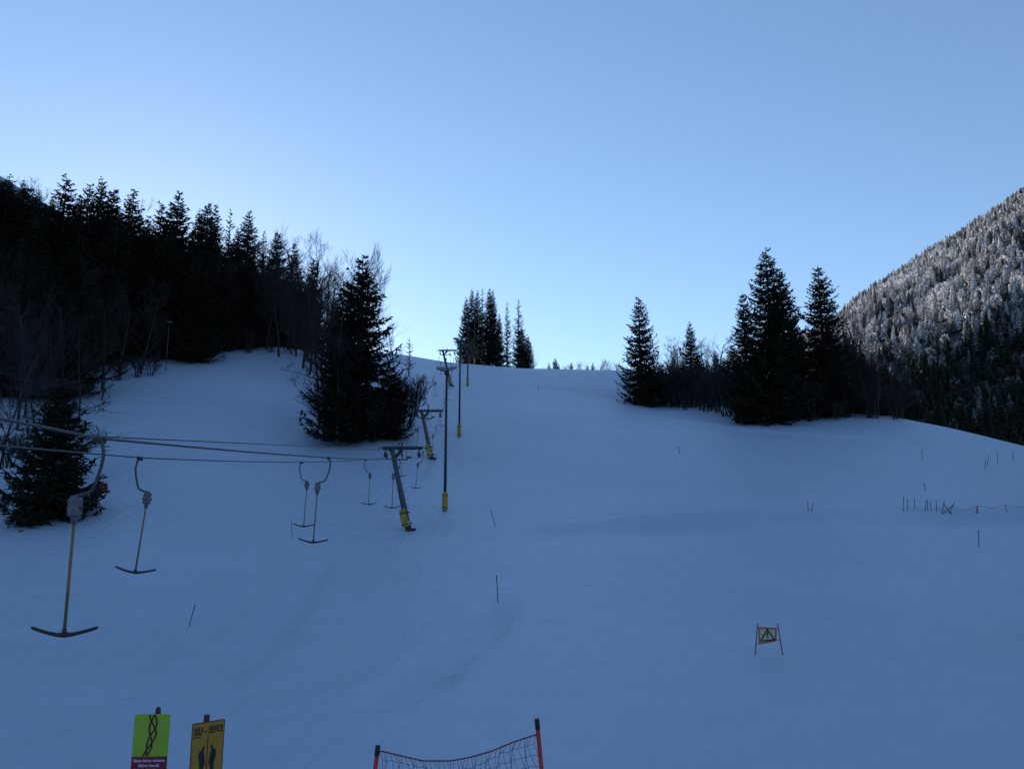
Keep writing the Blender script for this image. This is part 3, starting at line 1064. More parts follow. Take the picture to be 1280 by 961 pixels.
def pylon(base, armc, label):
    """leaning steel column, T arm on top, sheave brackets, yellow pad"""
    e = empty('lift_pylon', base)
    H = armc.z - base.z
    ax = armc.x - base.x
    top = Vector((ax - 0.66, 0, H - 0.14))       # head of the column under the arm
    foot = Vector((0, 0, -0.5))
    axis = (top - foot).normalized()
    c = MB()
    c.tube([foot, top], [0.21, 0.145], 12)
    c.build('column', M_steel, e, True)
    f = MB()
    f.box((0.02, 0, 0.06), (0.62, 0.62, 0.16), None, 0.02)
    f.build('base_plate', M_darksteel, e)
    a = MB()
    a.box((ax, 0, H), (2 * ARM, 0.18, 0.20), None, 0.02)
    arm = a.build('cross_arm', M_darksteel, e)
    rl = MB()
    rl.tube([(ax - 1.0, 0.02, H + 0.16), (ax + 1.0, 0.02, H + 0.16)], 0.012, 6)
    for k in (-1.0, 0.0, 1.0):
        rl.tube([(ax + k, 0.02, H + 0.10), (ax + k, 0.02, H + 0.17)], 0.012, 6)
    rl.build('rail', M_darksteel, arm)
    st = MB()
    st.tube([(ax - 0.05, 0, H + 0.1), (ax - 0.05, 0, H + 0.36)], 0.045, 8)
    st.build('top_stub', M_darksteel, arm)
    for s in (-1, 1):
        t = MB()
        pts = [Vector((ax + s * (ARM - 0.02), 0, H + 0.06))]
        for q in range(1, 5):
            an = q / 4 * 1.1
            pts.append(Vector((ax + s * (ARM + 0.34 * math.sin(an)), 0, H + 0.06 - 0.36 * (1 - math.cos(an)))))
        t.tube(pts, 0.03, 6)
        t.build('rope_catcher', M_darksteel, arm)
    k = MB()
    k.tube([top - axis * 0.55, Vector((ax - 0.02, 0, H - 0.11))], [0.10, 0.13], 8)
    k.tube([top - axis * 0.05, Vector((ax - 0.78, 0, H - 0.02))], [0.15, 0.16], 8)
    k.build('knee_brace', M_darksteel, e)
    lo = top - axis * 0.62
    l = MB()
    l.box((lo.x + 0.42, -0.16, lo.z), (0.95, 0.07, 0.09), None, 0.01)
    l.box((lo.x + 0.95, -0.16, lo.z + 0.14), (0.34, 0.16, 0.10), None, 0.01)
    l.tube([(lo.x + 0.88, -0.16, lo.z + 0.02), (lo.x + 0.84, -0.16, lo.z + 0.16)], 0.03, 6)
    l.tube([(lo.x + 0.80, -0.16, lo.z + 0.12), (lo.x + 0.80, -0.08, H - 0.08)], 0.016, 6)
    l.build('lower_bracket', M_darksteel, e)
    l2 = MB()
    l2.box((lo.x - 0.22, -0.16, lo.z + 0.02), (0.42, 0.07, 0.08), None, 0.01)
    l2.tube([(lo.x - 0.40, -0.16, lo.z + 0.02), (ax - ARM + 0.22, -0.10, lo.z + 0.13)], 0.035, 6)
    l2.build('lower_bracket', M_darksteel, e)
    for s in (-1, 1):
        x = ax + s * (ARM - 0.22)
        h = MB()
        h.box((x, 0, H - 0.22), (0.07, 0.16, 0.28), None, 0.01)
        h.box((x, 0, H - 0.40), (0.06, 0.78, 0.07), None, 0.01)
        sh = h.build('sheave_hanger', M_darksteel, e)
        for yy in (-0.28, 0.28):
            w = MB()
            w.tube([(x - 0.06, yy, H - 0.45), (x - 0.025, yy, H - 0.45), (x + 0.025, yy, H - 0.45), (x + 0.06, yy, H - 0.45)], [0.17, 0.14, 0.14, 0.17], 16)
            w.build('sheave', M_black, sh, False)
    pd = MB()
    m = foot + axis * 1.30
    Mx = Matrix.Rotation(math.atan2(axis.x, axis.z), 3, 'Y')
    pd.box(m + Vector((-0.11, -0.20, 0)), (0.42, 0.20, 1.15), Mx, 0.05)
    pdo = pd.build('yellow_pad', M_yellow, e)
    sb = MB()
    for q in (0.32, -0.38):
        sb.box(m + axis * q + Vector((-0.02, -0.02, 0)), (0.64, 0.62, 0.05), Mx)
    sb.build('strap', M_black, pdo)
    n = MB()
    pc = foot + axis * 1.0 + Vector((0.16, -0.26, 0))
    n.tube([pc + Vector((0, -0.02, 0)), pc], 0.15, 20)
    no = n.build('round_notice', M_white, e)
    n2 = MB()
    ringp = [pc + Vector((0.125 * math.cos(q * 0.3142), -0.024, 0.125 * math.sin(q * 0.3142))) for q in range(21)]
    n2.tube(ringp, 0.018, 5, cap=False)
    n2.box(pc + Vector((0, -0.024, 0)), (0.05, 0.008, 0.13))
    n2.build('notice_mark', M_redpole, no)
    pg = MB()
    for q in range(6):
        b_ = foot + axis * (2.1 + 0.5 * q)
        pg.tube([b_ + Vector((-0.34, 0, 0.02)), b_ + Vector((0.34, 0, -0.02))], 0.012, 5)
    pg.build('climbing_pegs', M_darksteel, e)
    tag(e, label, 'lift pylon', 'leaning pylons of the ski tow')
    PYL.append((Vector((base.x + ax - ARM + 0.22, base.y, base.z + H - 0.62)), Vector((base.x + ax + ARM - 0.22, base.y, base.z + H - 0.62))))
    return e


def base_at(px, py, d):
    p = P(px, py, d)
    return Vector((p.x, p.y, gz(p.x, p.y)))


names = ['lowest leaning grey tow pylon with yellow pad and round notice at its foot', 'second tow pylon uphill from the lowest, partly behind the tall lamp pole',
         'third tow pylon uphill, its arm against the sky', 'fourth tow pylon uphill just below the crest', 'topmost tow pylon standing behind the crest']
for (bx, by, axp, ayp, d), nm in zip([(513, 663, 501, 560, 52), (541, 575, 535, 517, 76), (565, 482.5, 558.5, 438, 118), (580, 456, 575, 427, 165), (588, 452, 583.5, 430, 200)], names):
    bs = base_at(bx, by, d)
    arm = P(axp, ayp, d)
    pylon(bs, Vector((bs.x + (axp - bx) / FPX * d, bs.y, max(arm.z, bs.z + 4.6))), nm)

# ropes
A_near = [P(-160, 487, 5.5), P(0, 523, 7.6), P(125, 548, 10.0)]
B_near = [P(-300, 528, 8.0), P(0, 557, 12.6), P(175, 572, 17.8)]


def catenary(a, b, sag, n=14):
    return [a.lerp(b, i / n) - Vector((0, 0, 4 * sag * (i / n) * (1 - i / n))) for i in range(n + 1)]


def rope_path(near, side):
    pts = list(near)
    prev = near[-1]
    for k, pr in enumerate(PYL):
        q = pr[side]
        pts += catenary(prev, q, 0.0 if k < 0 else [0.18, 0.25, 0.55, 0.55, 0.4][k], 16)[1:]
        prev = q
    e = prev + Vector((0.6, 30, 3))
    pts.append(e)
    return pts


def dense(path):
    return path


ropeA = rope_path(A_near, 1)
ropeB = rope_path(B_near, 0)
for pth, nm, rad in ((ropeA, 'steel tow rope with the big T-bar, under the right end of the pylon arms', 0.017),
                     (ropeB, 'steel tow rope running under the left end of the pylon arms', 0.015)):
    mb = MB()
    mb.tube(pth, rad, 6)
    o = mb.build('tow_rope', M_rope, None, True)
    tag(o, nm, 'rope', 'tow ropes')
mb = MB()
far = PYL[0][0] + Vector((0.1, -0.02, 0.50))
mb.tube([P(-160, 491, 5.7), P(0, 524.6, 7.9)] + catenary(P(110, 545.0, 10.2), far, 0.0, 20), 0.010, 6)
tag(mb.build('signal_cable', M_rope, None, True), 'thin third cable strung just above the tow ropes to the lowest pylon', 'cable')


def rope_at(path, y):
    for a, b in zip(path[:-1], path[1:]):
        if a.y <= y <= b.y:
            return a.lerp(b, (y - a.y) / (b.y - a.y))
    return path[-1]


# --- T-bars: origin at the rope
def make_tbar(side):
    e = empty('t_bar_hanger')
    s = side
    cl = MB()
    cl.box((0, 0, 0.0), (0.05, 0.26, 0.06), None, 0.012)
    cl.box((0.0, -0.08, 0.03), (0.07, 0.06, 0.05), None, 0.01)
    cl.box((0.0, 0.08, 0.03), (0.07, 0.06, 0.05), None, 0.01)
    cl.build('rope_clamp', M_darksteel, e)
    t = MB()
    ctl = [(0.0, 0.0), (0.035, -0.03), (0.055, -0.12), (0.06, -0.22), (0.035, -0.36), (-0.02, -0.54), (-0.06, -0.63), (-0.12, -0.675), (-0.22, -0.70), (-0.27, -0.71)]
    # smooth through the points
    pts = []
    for i in range(len(ctl) - 1):
        p0, p1, p2, p3 = (ctl[max(0, i - 1)], ctl[i], ctl[i + 1], ctl[min(len(ctl) - 1, i + 2)])
        for q in range(3):
            u = q / 3.0
            f = [0.5 * (2 * p1[k] + (p2[k] - p0[k]) * u + (2 * p0[k] - 5 * p1[k] + 4 * p2[k] - p3[k]) * u * u + (3 * p1[k] - p0[k] - 3 * p2[k] + p3[k]) * u ** 3) for k in (0, 1)]
            pts.append(Vector((s * f[0], 0, f[1])))
    pts.append(Vector((s * ctl[-1][0], 0, ctl[-1][1])))
    t.tube(pts, 0.022, 8)
    t.build('hanger_tube', M_steel, e, True)
    bx = -0.27 * s
    b_ = MB()
    b_.box((bx, 0, -0.845), (0.145, 0.15, 0.26), None, 0.028)
    b_.box((bx, 0, -0.72), (0.10, 0.10, 0.05), None, 0.015)
    bo = b_.build('spring_box', M_box, e)
    c2 = MB()
    c2.tube([(bx, 0, -0.96), (bx, 0, -1.06)], [0.05, 0.035], 10)
    c2.build('cord_guide', M_box, bo, True)
    for q in (-1, 1):
        c3 = MB()
        c3.tube([(bx + q * 0.070, 0, -0.86), (bx + q * 0.077, 0, -0.845)], 0.04, 12)
        c3.build('drum_cap', M_darksteel, bo)
    rd = MB()
    rd.tube([(bx, 0, -1.05), (bx - 0.03, 0, -2.42)], [0.018, 0.021], 8)
    rd.build('rod', M_wood, e, True)
    cb = MB()
    cx = bx - 0.03
    prof = [(-0.43, 0.088), (-0.40, 0.079), (-0.30, 0.044), (-0.19, 0.012), (-0.09, -0.008), (0, -0.012), (0.09, -0.008), (0.19, 0.010), (0.30, 0.036), (0.40, 0.064), (0.43, 0.072)]
    rr = [0.012, 0.021, 0.022, 0.023, 0.027, 0.034, 0.027, 0.023, 0.022, 0.021, 0.012]
    cb.tube([Vector((cx + x, 0, -2.42 + z)) for x, z in prof], rr, 8)
    cb.tube([(cx, 0, -2.43), (cx, 0, -2.36)], [0.034, 0.026], 8)
    cb.build('crossbar', M_tbar, e, True)
    return e


TB = {1: make_tbar(1), -1: make_tbar(-1)}
used = {1: False, -1: False}
orda = ['third', 'second', 'first']


def place_tbar(path, side, y, rz, label, group=None, tilt=0.0, sc=1.0):
    src = TB[side]
    e = src if not used[side] else copy_tree(src)
    used[side] = True
    p = rope_at(path, y)
    e.location = p - Vector((0, 0, 0.03))
    e.rotation_euler = (0, tilt, rz)
    e.scale = (sc,) * 3
    e['label'] = label
    e['category'] = 'T-bar'
    if group:
        e['group'] = group


place_tbar(ropeA, 1, 10.0, R(-2), 'big T-bar with pale grey spring box and yellowish rod, third downhill from lowest pylon', tilt=R(-1.5), sc=0.955)
place_tbar(ropeB, -1, 17.8, R(6), 'T-bar with hook curving left hanging over open snow next to the big T-bar', tilt=R(3.5))
place_tbar(ropeA, 1, 23.8, R(4), 'larger T-bar of the pair hanging side by side below the lowest pylon, hook curving right', tilt=R(1.0))
place_tbar(ropeB, -1, 31.4, R(-5), 'smaller T-bar of the pair hanging side by side below the lowest pylon, hook curving left', tilt=R(1.0))
place_tbar(ropeA, 1, 41.2, R(2), 'T-bar hanging close against the column of the lowest pylon')
place_tbar(ropeB, -1, 45.0, R(-3), 'T-bar hanging just left of the lowest pylon, hook curving left')
for k, y in enumerate([55.0, 70.0, 84.5, 99, 113.5, 128, 142.5, 157]):
    place_tbar(ropeA, 1, y, R((k * 37) % 30 - 15), 'small T-bar hanging uphill of the lowest pylon, hook curving right', 'T-bars up the slope with hooks curving right', tilt=R(4) if k == 0 else 0)
for k, y in enumerate([60.0, 73.5, 87.5, 101.5, 115.5, 129.5, 143.5]):
    place_tbar(ropeB, -1, y, R((k * 53) % 30 - 15), 'small T-bar hanging uphill of the lowest pylon, hook curving left', 'T-bars up the slope with hooks curving left')


# ------------------------------------------------------------ floodlight poles
def lamp_pole(base, H, label, rz=0.0, pad=True, cat='lamp post', group='floodlight poles beside the ski tow', small=False):
    e = empty('floodlight_pole', base, rz)
    c = MB()
    c.tube([(0, 0, -0.4), (0, 0, H)], [0.115, 0.075] if not small else [0.05, 0.04], 12)
    c.build('pole', M_darksteel if not small else M_steel, e, True)
    if pad:
        p = MB()
        p.box((0, 0, 0.68), (0.36, 0.36, 1.30), None, 0.07)
        po = p.build('yellow_pad', M_yellow, e)
        s = MB()
        for z in (0.25, 1.1):
            s.box((0, 0, z), (0.37, 0.37, 0.05))
        s.build('strap', M_black, po)
        pg = MB()
        z = 2.0
        k = 0
        while z < H - 0.8:
            sg = 1 if k % 2 == 0 else -1
            pg.tube([(0.05 * sg, 0, z), (0.24 * sg, 0, z)], 0.009, 5)
            z += 0.21
            k += 1
        pg.build('climbing_pegs', M_darksteel, e)
    h = MB()
    if not small:
        h.box((0, 0, H - 0.12), (0.30, 0.24, 0.30), None, 0.03)
        h.tube([(-0.5, -0.02, H + 0.04), (0.5, -0.02, H + 0.04)], 0.035, 8)
        h.tube([(0, 0, H - 0.1), (-0.45, -0.2, H + 0.15)], 0.03, 6)
    else:
        h.tube([(0, 0, H - 0.05), (0.1, -0.1, H + 0.05)], 0.03, 6)
    h.build('lamp_bracket', M_darksteel, e)
    for (x, tl, yw) in (((-0.42, 0.50, 0.35), (0.40, 0.35, -0.3)) if not small else ((0.1, 0.2, 0.3),)):
        Mx = Matrix.Rotation(yw, 3, 'Z') @ Matrix.Rotation(tl, 3, 'X')
        w, d_ = (0.62, 0.48) if not small else (0.6, 0.34)
        f = MB()
        f.box((x, -0.08, H + 0.22), (w, d_, 0.14), Mx, 0.03)
        fo = f.build('floodlight', M_lamp, e)
        g = MB()
        g.box(Vector((x, -0.08, H + 0.22)) + Mx @ Vector((0, 0, -0.075)), (w * 0.86, d_ * 0.82, 0.02), Mx)
        g.build('lens', M_glass, fo)
    tag(e, label, cat, group)
    return e


for (px, py, yt, d), nm in zip([(556, 637, 464, 57), (574, 545.5, 426, 83), (584.5, 483, 404, 124), (592.8, 455, 396, 166)],
                               ['tallest floodlight pole with yellow pad beside the second tow pylon', 'second floodlight pole uphill, its yellow pad on open snow',
                                'third floodlight pole uphill, close below the crest', 'floodlight pole on the crest before the dark spruces']):
    bs = base_at(px, py, d)
    lamp_pole(bs, P(px, yt, d).z - bs.z, nm, rz=R(-10))
bs = hit(207, 464)
lamp_pole(bs, P(209, 405, bs.y).z - bs.z, 'small lamp on a thin pole at the forest edge', pad=False, small=True, group=None)


# ------------------------------------------------------------ signs
def text_mesh(s, size, mat, name, parent, loc, width=None, bold=0.0, shear=0.0):
    cu = bpy.data.curves.new('text', 'FONT')
    cu.body = s
    cu.size = size
    cu.align_x = 'CENTER'
    cu.extrude = 0.0008
    cu.offset = bold
    cu.shear = shear
    cu.resolution_u = 2
    ob = bpy.data.objects.new('text', cu)
    col.objects.link(ob)
    bpy.context.view_layer.update()
    dg = bpy.context.evaluated_depsgraph_get()
    me = bpy.data.meshes.new_from_object(ob.evaluated_get(dg))
    bpy.data.objects.remove(ob)
    n = len(me.vertices)
    co = np.zeros(n * 3)
    me.vertices.foreach_get('co', co)
    co = co.reshape(-1, 3)
    w = co[:, 0].max() - co[:, 0].min()
    if width:
        co[:, 0] *= width / w
    out = np.column_stack([co[:, 0], -co[:, 2], co[:, 1]])
    me.vertices.foreach_set('co', out.astype(np.float32).ravel())
    me.materials.clear()
    me.materials.append(mat)
    me.update()
    o = link_mesh(name, me, parent)
    o.location = loc
    return o


def round_rect(w, h, r, x0=0.0, z0=0.0):
    pts = []
    for cx, cz, a0 in ((w / 2 - r, h - r, 0), (-w / 2 + r, h - r, 90), (-w / 2 + r, r, 180), (w / 2 - r, r, 270)):
        for k in range(5):
            a = R(a0 + k * 22.5)
            pts.append((x0 + cx + r * math.cos(a), z0 + cz + r * math.sin(a)))
    return pts[::-1]


SD = 8.0
# lime green sign
top = P(190, 892, SD)
g = gz(top.x, top.y)
H = top.z - g
e = empty('slope_sign', (top.x, top.y, g), R(4))
e.rotation_euler = (0, R(0.3), R(4))
bh = 0.78
bd = MB(); bd.prism(round_rect(0.325, bh, 0.022, 0, H - bh), -0.004, 0.004)
board = bd.build('board', M_signgreen, e)
rp_ = MB(); rp_.prism([(-0.1615, H - bh + 0.05), (-0.1615, H - 0.375), (0.1615, H - 0.375), (0.1615, H - bh + 0.05)], -0.0066, -0.0045)
rp_.build('red_panel', M_signred, board)
ph = MB(); ph.tube([(0.035, 0.03, -0.3), (0.035, 0.03, H + 0.015), (0.035, 0.03, H + 0.045), (0.035, 0.03, H + 0.058)], [0.026, 0.026, 0.022, 0.008], 12)
ph.build('post', M_post, e, True)
zt = H - 0.004
lines = []
for k in range(3):
    ln = []
    for q in range(25):
        t = q / 24.0
        cx_ = 0.004 - 0.045 * t ** 2.2 + 0.016 * math.sin(t * 3.1)
        ln.append((cx_ + (0.029 + 0.006 * math.sin(t * 5)) * math.sin(t * 6.0 + k * 2.094 + 0.6), -0.365 * t))
    lines.append(ln)
for ln in lines:
    s = MB()
    for (x0, z0), (x1, z1) in zip(ln[:-1], ln[1:]):
        s.prism([(x0 - 0.0075, zt + z0), (x1 - 0.0075, zt + z1), (x1 + 0.0075, zt + z1), (x0 + 0.0075, zt + z0)], -0.0075 - 0.0006 * lines.index(ln), -0.0045)
    s.build('track_stripe', M_brownprint, board)
for k, (tx, wd) in enumerate([('Slalom fahren verboten', 0.285), ('Slalom interdit', 0.19), ('Slalom forbidden', 0.195), ('No slalom', 0.125), ('Slalom vietato', 0.17)]):
    text_mesh(tx, 0.036, M_white, 'lettering', board, (0.0, -0.0085, H - 0.42 - k * 0.043), wd, 0.0006)
tag(e, 'lime green sign with braided dark tracks and red slalom text panel', 'sign')

# ochre self-service sign, turned aside
top = P(261, 901, SD)
g = gz(top.x, top.y)
H = top.z - g
e = empty('self_service_sign', (top.x, top.y, g), R(42))
bw = 0.40
bd = MB(); bd.prism(round_rect(bw, 0.80, 0.015, 0, H - 0.80), -0.005, 0.005)
board = bd.build('board', M_signyel, e)
fr = MB()
rr_ = round_rect(bw - 0.006, 0.794, 0.014, 0, H - 0.797)
fr.tube([Vector((x, -0.006, z)) for x, z in rr_ + rr_[:1]], 0.004, 5, cap=False)
fr.build('rim', M_ink, board)
ph = MB(); ph.box((-0.01, 0.035, H / 2), (0.055, 0.05, H + 0.055 * 2), None, 0.006)
ph.build('post', M_post, e)
text_mesh('SELF', 0.085, M_ink, 'lettering', board, (-0.118, -0.0075, H - 0.105), 0.112, 0.002)
text_mesh('-', 0.085, M_ink, 'lettering', board, (-0.032, -0.0075, H - 0.105), 0.025, 0.002)
text_mesh('SERVICE', 0.085, M_ink, 'lettering', board, (0.088, -0.0075, H - 0.105), 0.175, 0.002)
ul = MB(); ul.box((-0.135, -0.0065, H - 0.128), (0.10, 0.003, 0.008)); ul.build('underline', M_ink, board)
dv = MB(); dv.box((0.0, -0.0065, H - 0.30), (0.007, 0.003, 0.36)); dv.build('divider', M_ink, board)
fig = [(-0.02, 0.0), (-0.055, 0.0), (-0.05, 0.06), (-0.055, 0.10), (-0.066, 0.125), (-0.07, 0.17), (-0.055, 0.20), (-0.03, 0.205), (-0.028, 0.222), (-0.018, 0.24), (-0.004, 0.238), (0.0, 0.222), (-0.004, 0.206),
       (-0.008, 0.195), (0.004, 0.15), (0.010, 0.11), (0.02, 0.085), (0.012, 0.07), (0.0, 0.06), (-0.004, 0.03)]
for sg, x0 in ((1, -0.035), (-1, 0.040)):
    f = MB(); f.prism([(x0 + sg * x, H - 0.45 + z) for x, z in fig], -0.0075, -0.0052)
    f.build('figure_print', M_ink, board)
bl = MB(); bl.prism([(-0.19, H - 0.53), (-0.19, H - 0.47), (-0.10, H - 0.455), (0.0, H - 0.44), (0.10, H - 0.44), (0.19, H - 0.45), (0.19, H - 0.53)][::-1], -0.0068, -0.0052)
bl.build('blue_print', M_signblue, board)
for x0 in (-0.10, 0.105):
    b_ = MB(); b_.prism(round_rect(0.165, 0.17, 0.004, x0, H - 0.69), -0.0084, -0.0070); wb_ = b_.build('notice', M_white, board)
    b_ = MB(); b_.prism(round_rect(0.140, 0.145, 0.003, x0, H - 0.6775), -0.0098, -0.0086); b_.build('notice_panel', M_signpurple, wb_)
    for q in range(3):
        s = MB(); s.box((x0, -0.0104, H - 0.555 - q * 0.022), (0.11 - 0.02 * q, 0.0014, 0.007)); s.build('notice_line', M_white, wb_)
e.scale = (0.77, 1, 1)
tag(e, 'ochre self-service sign with two dark figures, turned aside', 'sign')

# triangle warning banner between two leaning poles
pl, pr = hit(943, 819), hit(979, 819)
d = pl.y
tl, tr_ = P(947, 779, d), P(972, 779, d)
e = empty('warning_banner', ((pl.x + pr.x) / 2, d, (pl.z + pr.z) / 2))
o0 = e.location
for a, b_ in ((pl, tl), (pr, tr_)):
    m = MB()
    a = Vector((a.x, d, a.z - 0.15))
    m.tube([a - o0, b_ - o0], 0.016, 8)
    m.build('banner_pole', M_redstake, e, True)
cs = [P(948.3, 784, d), P(969.8, 785, d), P(969.5, 800, d), P(949, 804, d)]
cs = [c - o0 + Vector((0, -0.02, 0)) for c in cs]
m = MB(); m.add([c + Vector((0, 0.006, 0)) for c in cs] + [c - Vector((0, 0.0, 0)) for c in cs], [(0, 1, 2, 3), (7, 6, 5, 4), (0, 4, 5, 1), (1, 5, 6, 2), (2, 6, 7, 3), (3, 7, 4, 0)])
cloth = m.build('banner_cloth', M_banner, e)
m = MB()
for i in range(4):
    m.tube([cs[i] + Vector((0, -0.006, 0)), cs[(i + 1) % 4] + Vector((0, -0.006, 0))], 0.024, 6)
m.build('border', M_orange, cloth)
cc = sum(cs, Vector()) / 4
m = MB()
tri_ = [cc + Vector((x, -0.012, z)) for x, z in ((-0.20, -0.16), (0.20, -0.13), (0.0, 0.16))]
for i in range(3):
    m.tube([tri_[i], tri_[(i + 1) % 3]], 0.017, 6)
m.tube([cc + Vector((0, -0.012, 0.08)), cc + Vector((0, -0.012, -0.03))], [0.02, 0.015], 6)
m.tube([cc + Vector((0, -0.012, -0.065)), cc + Vector((0, -0.012, -0.095))], 0.017, 6)
m.build('warning_triangle', M_ink, cloth)
m = MB()
for c, q, a in ((cs[0], tl, pl), (cs[3], tl, pl), (cs[1], tr_, pr), (cs[2], tr_, pr)):
    a = Vector((a.x, d, a.z)) - o0; q = q - o0
    t = (c.z - a.z) / (q.z - a.z)
    m.tube([c, a.lerp(q, t)], 0.006, 5)
m.build('tie_cord', M_ink, e)
tag(e, 'small warning banner with triangle between two leaning poles on the snow', 'warning sign')

# ------------------------------------------------------------ safety net in the foreground
ND = 6.6
posts = []
for (x0, y0, x1, y1, nm) in ((472.5, 931, 469, 961, 'red net post with black cap, the shorter standing one where the net hangs low'),
                             (671, 898, 677, 961, 'taller leaning red net post with black cap at the high end of the net')):
    t = P(x0, y0, ND); q = P(x1, y1, ND)
    dn = (q - t).normalized()
    k = 0.2
    while (t + dn * k).z > gz((t + dn * k).x, ND) - 0.15:
        k += 0.02
    ft = t + dn * k
    gft = gz(ft.x, ND)
    e = empty('net_post', (ft.x, ND, gft))
    m = MB(); m.tube([ft - e.location, t + dn * 0.05 - e.location], 0.0165, 10)
    m.build('pole', M_redpole, e, True)
    m = MB(); m.tube([t + dn * 0.075 - e.location, t - e.location], 0.019, 10)
    m.build('cap', M_black, e, True)
    tag(e, nm, 'net post')
    posts.append((t, dn, ft))
(tA, dA, fA), (tB, dB, fB) = posts
ta = P(475, 938, ND); tb = P(669, 918, ND)
NU, NV = 44, 22
net = MB()
grid = []
for i in range(NU + 1):
    u = i / NU
    topz = ta.lerp(tb, u)
    # slack top cord, as it hangs in the photograph
    sagx = np.interp(u, [0, .04, .12, .28, .45, .58, .72, .86, 1.0], [0, 0.014, 0.045, 0.105, 0.125, 0.115, 0.085, 0.035, 0])
    topz = topz - Vector((0, 0, float(sagx)))
    gb = fA.lerp(fB, u)
    bot = Vector((gb.x, ND - 0.02, gz(gb.x, ND) + 0.05))
    colp = []
    for j in range(NV + 1):
        v = j / NV
        p = topz.lerp(bot, v)
        p = p + Vector((0.018 * math.sin(i * 1.7 + j * 0.9) + 0.03 * math.sin(v * 9 + u * 5), 0.05 * math.sin(u * 9 + v * 3), 0.008 * math.sin(i * 2.3 + j * 1.3)))
        if j == 0:
            p = topz
        colp.append(p)
    grid.append(colp)
orig = Vector(((fA.x + fB.x) / 2, ND, gz((fA.x + fB.x) / 2, ND)))
e = empty('safety_net', orig)
m = MB(); m.tube([grid[i][0] - orig for i in range(NU + 1)], 0.0055, 5)
m.build('top_cord', M_net, e)
m = MB(); m.tube([grid[i][NV] - orig for i in range(NU + 1)], 0.0055, 5)
m.build('bottom_cord', M_net, e)
m = MB()
for i in range(NU + 1):
    m.tube([grid[i][j] - orig for j in range(NV + 1)], 0.0021, 3, cap=False)
for j in range(1, NV):
    m.tube([grid[i][j] - orig for i in range(NU + 1)], 0.0021, 3, cap=False)
m.build('netting', M_net, e)
m = MB()
for c, q in ((ta, tA + dA * 0.1), (tb, tB + dB * 0.14)):
    m.tube([c - orig, q - orig], 0.006, 5)
m.build('tie', M_net, e)
tag(e, 'slack dark red safety net sagging between the two red posts', 'safety net')


# ------------------------------------------------------------ marker stakes
def stake(bx, by, tx, ty, label, group=None, mat=None, rad=0.016, name='marker_stake'):
    g_ = hit(bx, by)
    t = P(tx, ty, g_.y)
    e = empty(name, g_)
    m = MB()
    dd = (t - g_)
    m.tube([dd * -0.15, dd * 0.9], rad, 6)
    m.build('shaft', mat or M_stake, e, True)
    m = MB()
    m.tube([dd * 0.88, dd * 1.0], rad * 1.25, 6)
    m.build('tip', M_redstake, e, True)
    tag(e, label, 'stake', group)


stake(619, 658, 613, 637, 'thin stake leaning left on the snow right of the lowest pylon')
stake(622.5, 754, 620.5, 719, 'thin upright stake at the top of the curved ledge in the snow')
stake(236.5, 782, 244, 755, 'thin stake leaning right on the open snow below the T-bars')
stake(365.5, 672, 364, 650, 'thin upright stake beside the pair of hanging T-bars')
stake(1223.5, 684, 1223, 662, 'short upright stake alone below the snow crease', rad=0.022)
stake(850, 568, 848, 558, 'tiny stake on the open upper piste', rad=0.025)
stake(1153, 575, 1152, 563, 'tiny stake high on the slope above the stake row', rad=0.025)
stake(1157, 614, 1154.5, 603, 'tiny leaning stake between the stake row and the slope above', rad=0.025)
stake(772, 494, 772, 486, 'tiny stake uphill beside the lone conical spruce', rad=0.03)
stake(673, 488, 673, 481, 'tiny stake far up on the empty piste', rad=0.03)
for (a, b_, c, d_) in [(1010.5, 640, 1009.5, 627), (1014.5, 640, 1016.5, 629)]:
    stake(a, b_, c, d_, 'stake of the close pair standing on the snow crease', 'pair of stakes on the crease', rad=0.022)
for (a, b_, c, d_) in [(1129.6, 639, 1129.6, 620), (1134.5, 639, 1134.3, 624), (1143.5, 638, 1143, 623), (1156, 640, 1158.5, 624), (1160, 639, 1159, 626), (1164.5, 640, 1162.5, 626), (1171, 639, 1170, 625)]:
    stake(a, b_, c, d_, 'thin stake in the row along the snow crease', 'row of stakes along the crease', rad=0.020)
for (a, b_, c, d_) in [(1177.5, 643, 1180.5, 626), (1178.5, 642, 1192.5, 630), (1187, 643, 1193, 628), (1189.5, 642, 1179, 629)]:
    stake(a, b_, c, d_, 'stake of the crossed bundle at the end of the stake row', 'crossed bundle of stakes', rad=0.024)
for (a, b_, c, d_) in [(1220.5, 642.5, 1221.5, 632), (1222.5, 642.5, 1221.5, 632), (1259, 640, 1256, 631)]:
    stake(a, b_, c, d_, 'short stake holding up the low fence line at the crease', 'stakes of the low fence line', rad=0.022)
for (a, b_, c, d_) in [(1231.5, 588, 1232, 575), (1234, 583, 1236, 569), (1247, 580, 1247, 566), (1267, 576, 1266, 564)]:
    stake(a, b_, c, d_, 'tiny stake in the loose line on the upper right slope', 'stakes of the loose line', rad=0.022)
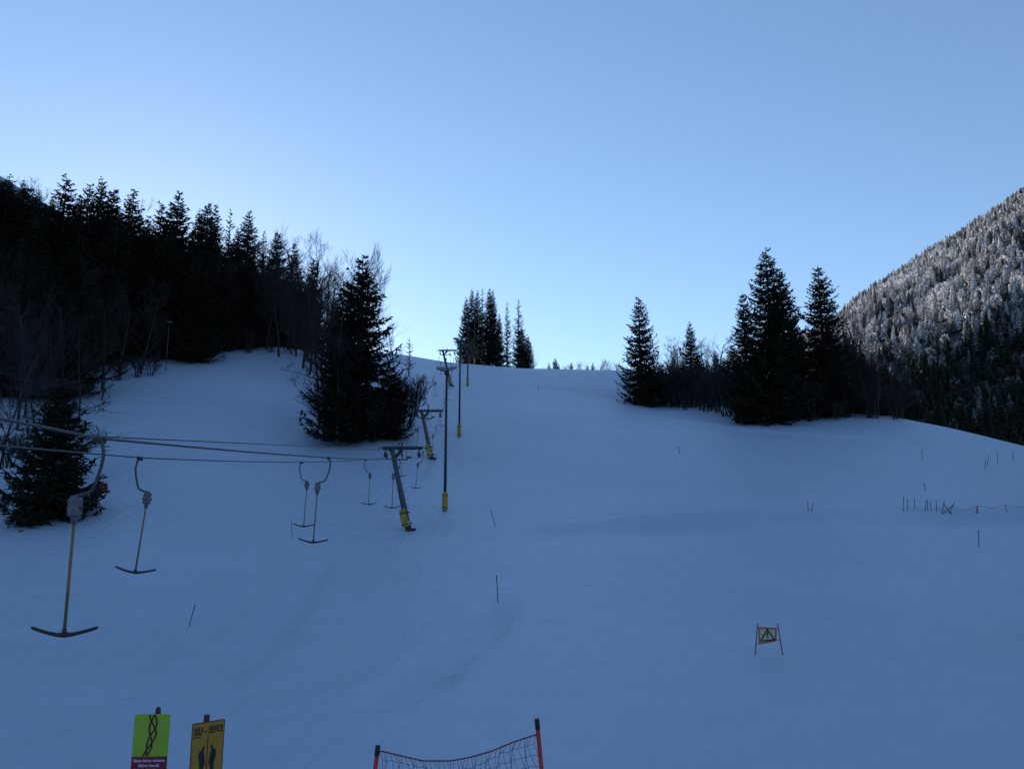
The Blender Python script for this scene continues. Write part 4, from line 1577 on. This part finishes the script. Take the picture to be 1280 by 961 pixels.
# low slack cord between the fence stakes
pts = [hit(x, y) + Vector((0, 0, z)) for x, y, z in ((1193, 642, .3), (1205, 642, .15), (1222, 642.5, .5), (1240, 641.5, .28), (1257, 640.5, .5), (1275, 640, .3), (1300, 640, .45))]
m = MB(); m.tube(pts, 0.011, 5)
tag(m.build('fence_cord', M_redstake, None), 'slack thin cord of the low fence line along the crease', 'cord')

# ------------------------------------------------------------ red machine on legs by the low spruce
h = hit(119, 633)
e = empty('red_machine', h, R(-25))
b_ = MB()
Mx = Matrix.Rotation(R(-16), 3, 'Y')
b_.box((0.12, 0, 1.02), (0.95, 0.62, 0.62), Mx, 0.13)
bo = b_.build('body', M_redmachine, e)
m = MB()
m.box(Vector((0.12, 0, 1.02)) + Mx @ Vector((0.47, 0, 0)), (0.04, 0.66, 0.66), Mx, 0.012)
m.build('rim', M_redmachine, bo)
m = MB()
m.box(Vector((0.12, 0, 1.02)) + Mx @ Vector((-0.50, 0, -0.02)), (0.12, 0.40, 0.40), Mx, 0.03)
m.build('motor_cover', M_darksteel, bo)
for (x, y) in ((0.42, 0.0), (-0.30, 0.32), (-0.30, -0.32)):
    m = MB()
    gx_, gy_ = h.x + x * math.cos(R(-25)), h.y + y
    m.tube([(0.05, 0, 0.78), (x, y, 0.02)], 0.028, 8)
    lo_ = m.build('leg', M_darksteel, e, True)
    m = MB(); m.box((x, y, 0.0), (0.22, 0.10, 0.05), None, 0.01); m.build('foot', M_darksteel, lo_)
tag(e, 'dark red box shaped machine on thin legs beside the low spruce', 'machine')

# stones in the snow by the low spruce
for (px, py, s_) in ((40, 660.5, 0.16), (26, 664.5, 0.14)):
    h = hit(px, py)
    V, F = [], []
    r6 = random.Random(px)
    m = MB()
    m.tube([(0, 0, -0.1), (0.02, 0, 0.0), (0, 0.01, s_ * 0.5), (0, 0, s_ * 0.75)], [s_ * .8, s_, s_ * .75, s_ * .25], 7)
    m.v = [v * r6.uniform(0.85, 1.12) for v in m.v]
    o = m.build('stone', M_rock, None)
    o.location = h
    tag(o, 'small dark stone lying in the snow by the low spruce', 'stone', 'stones by the low spruce')
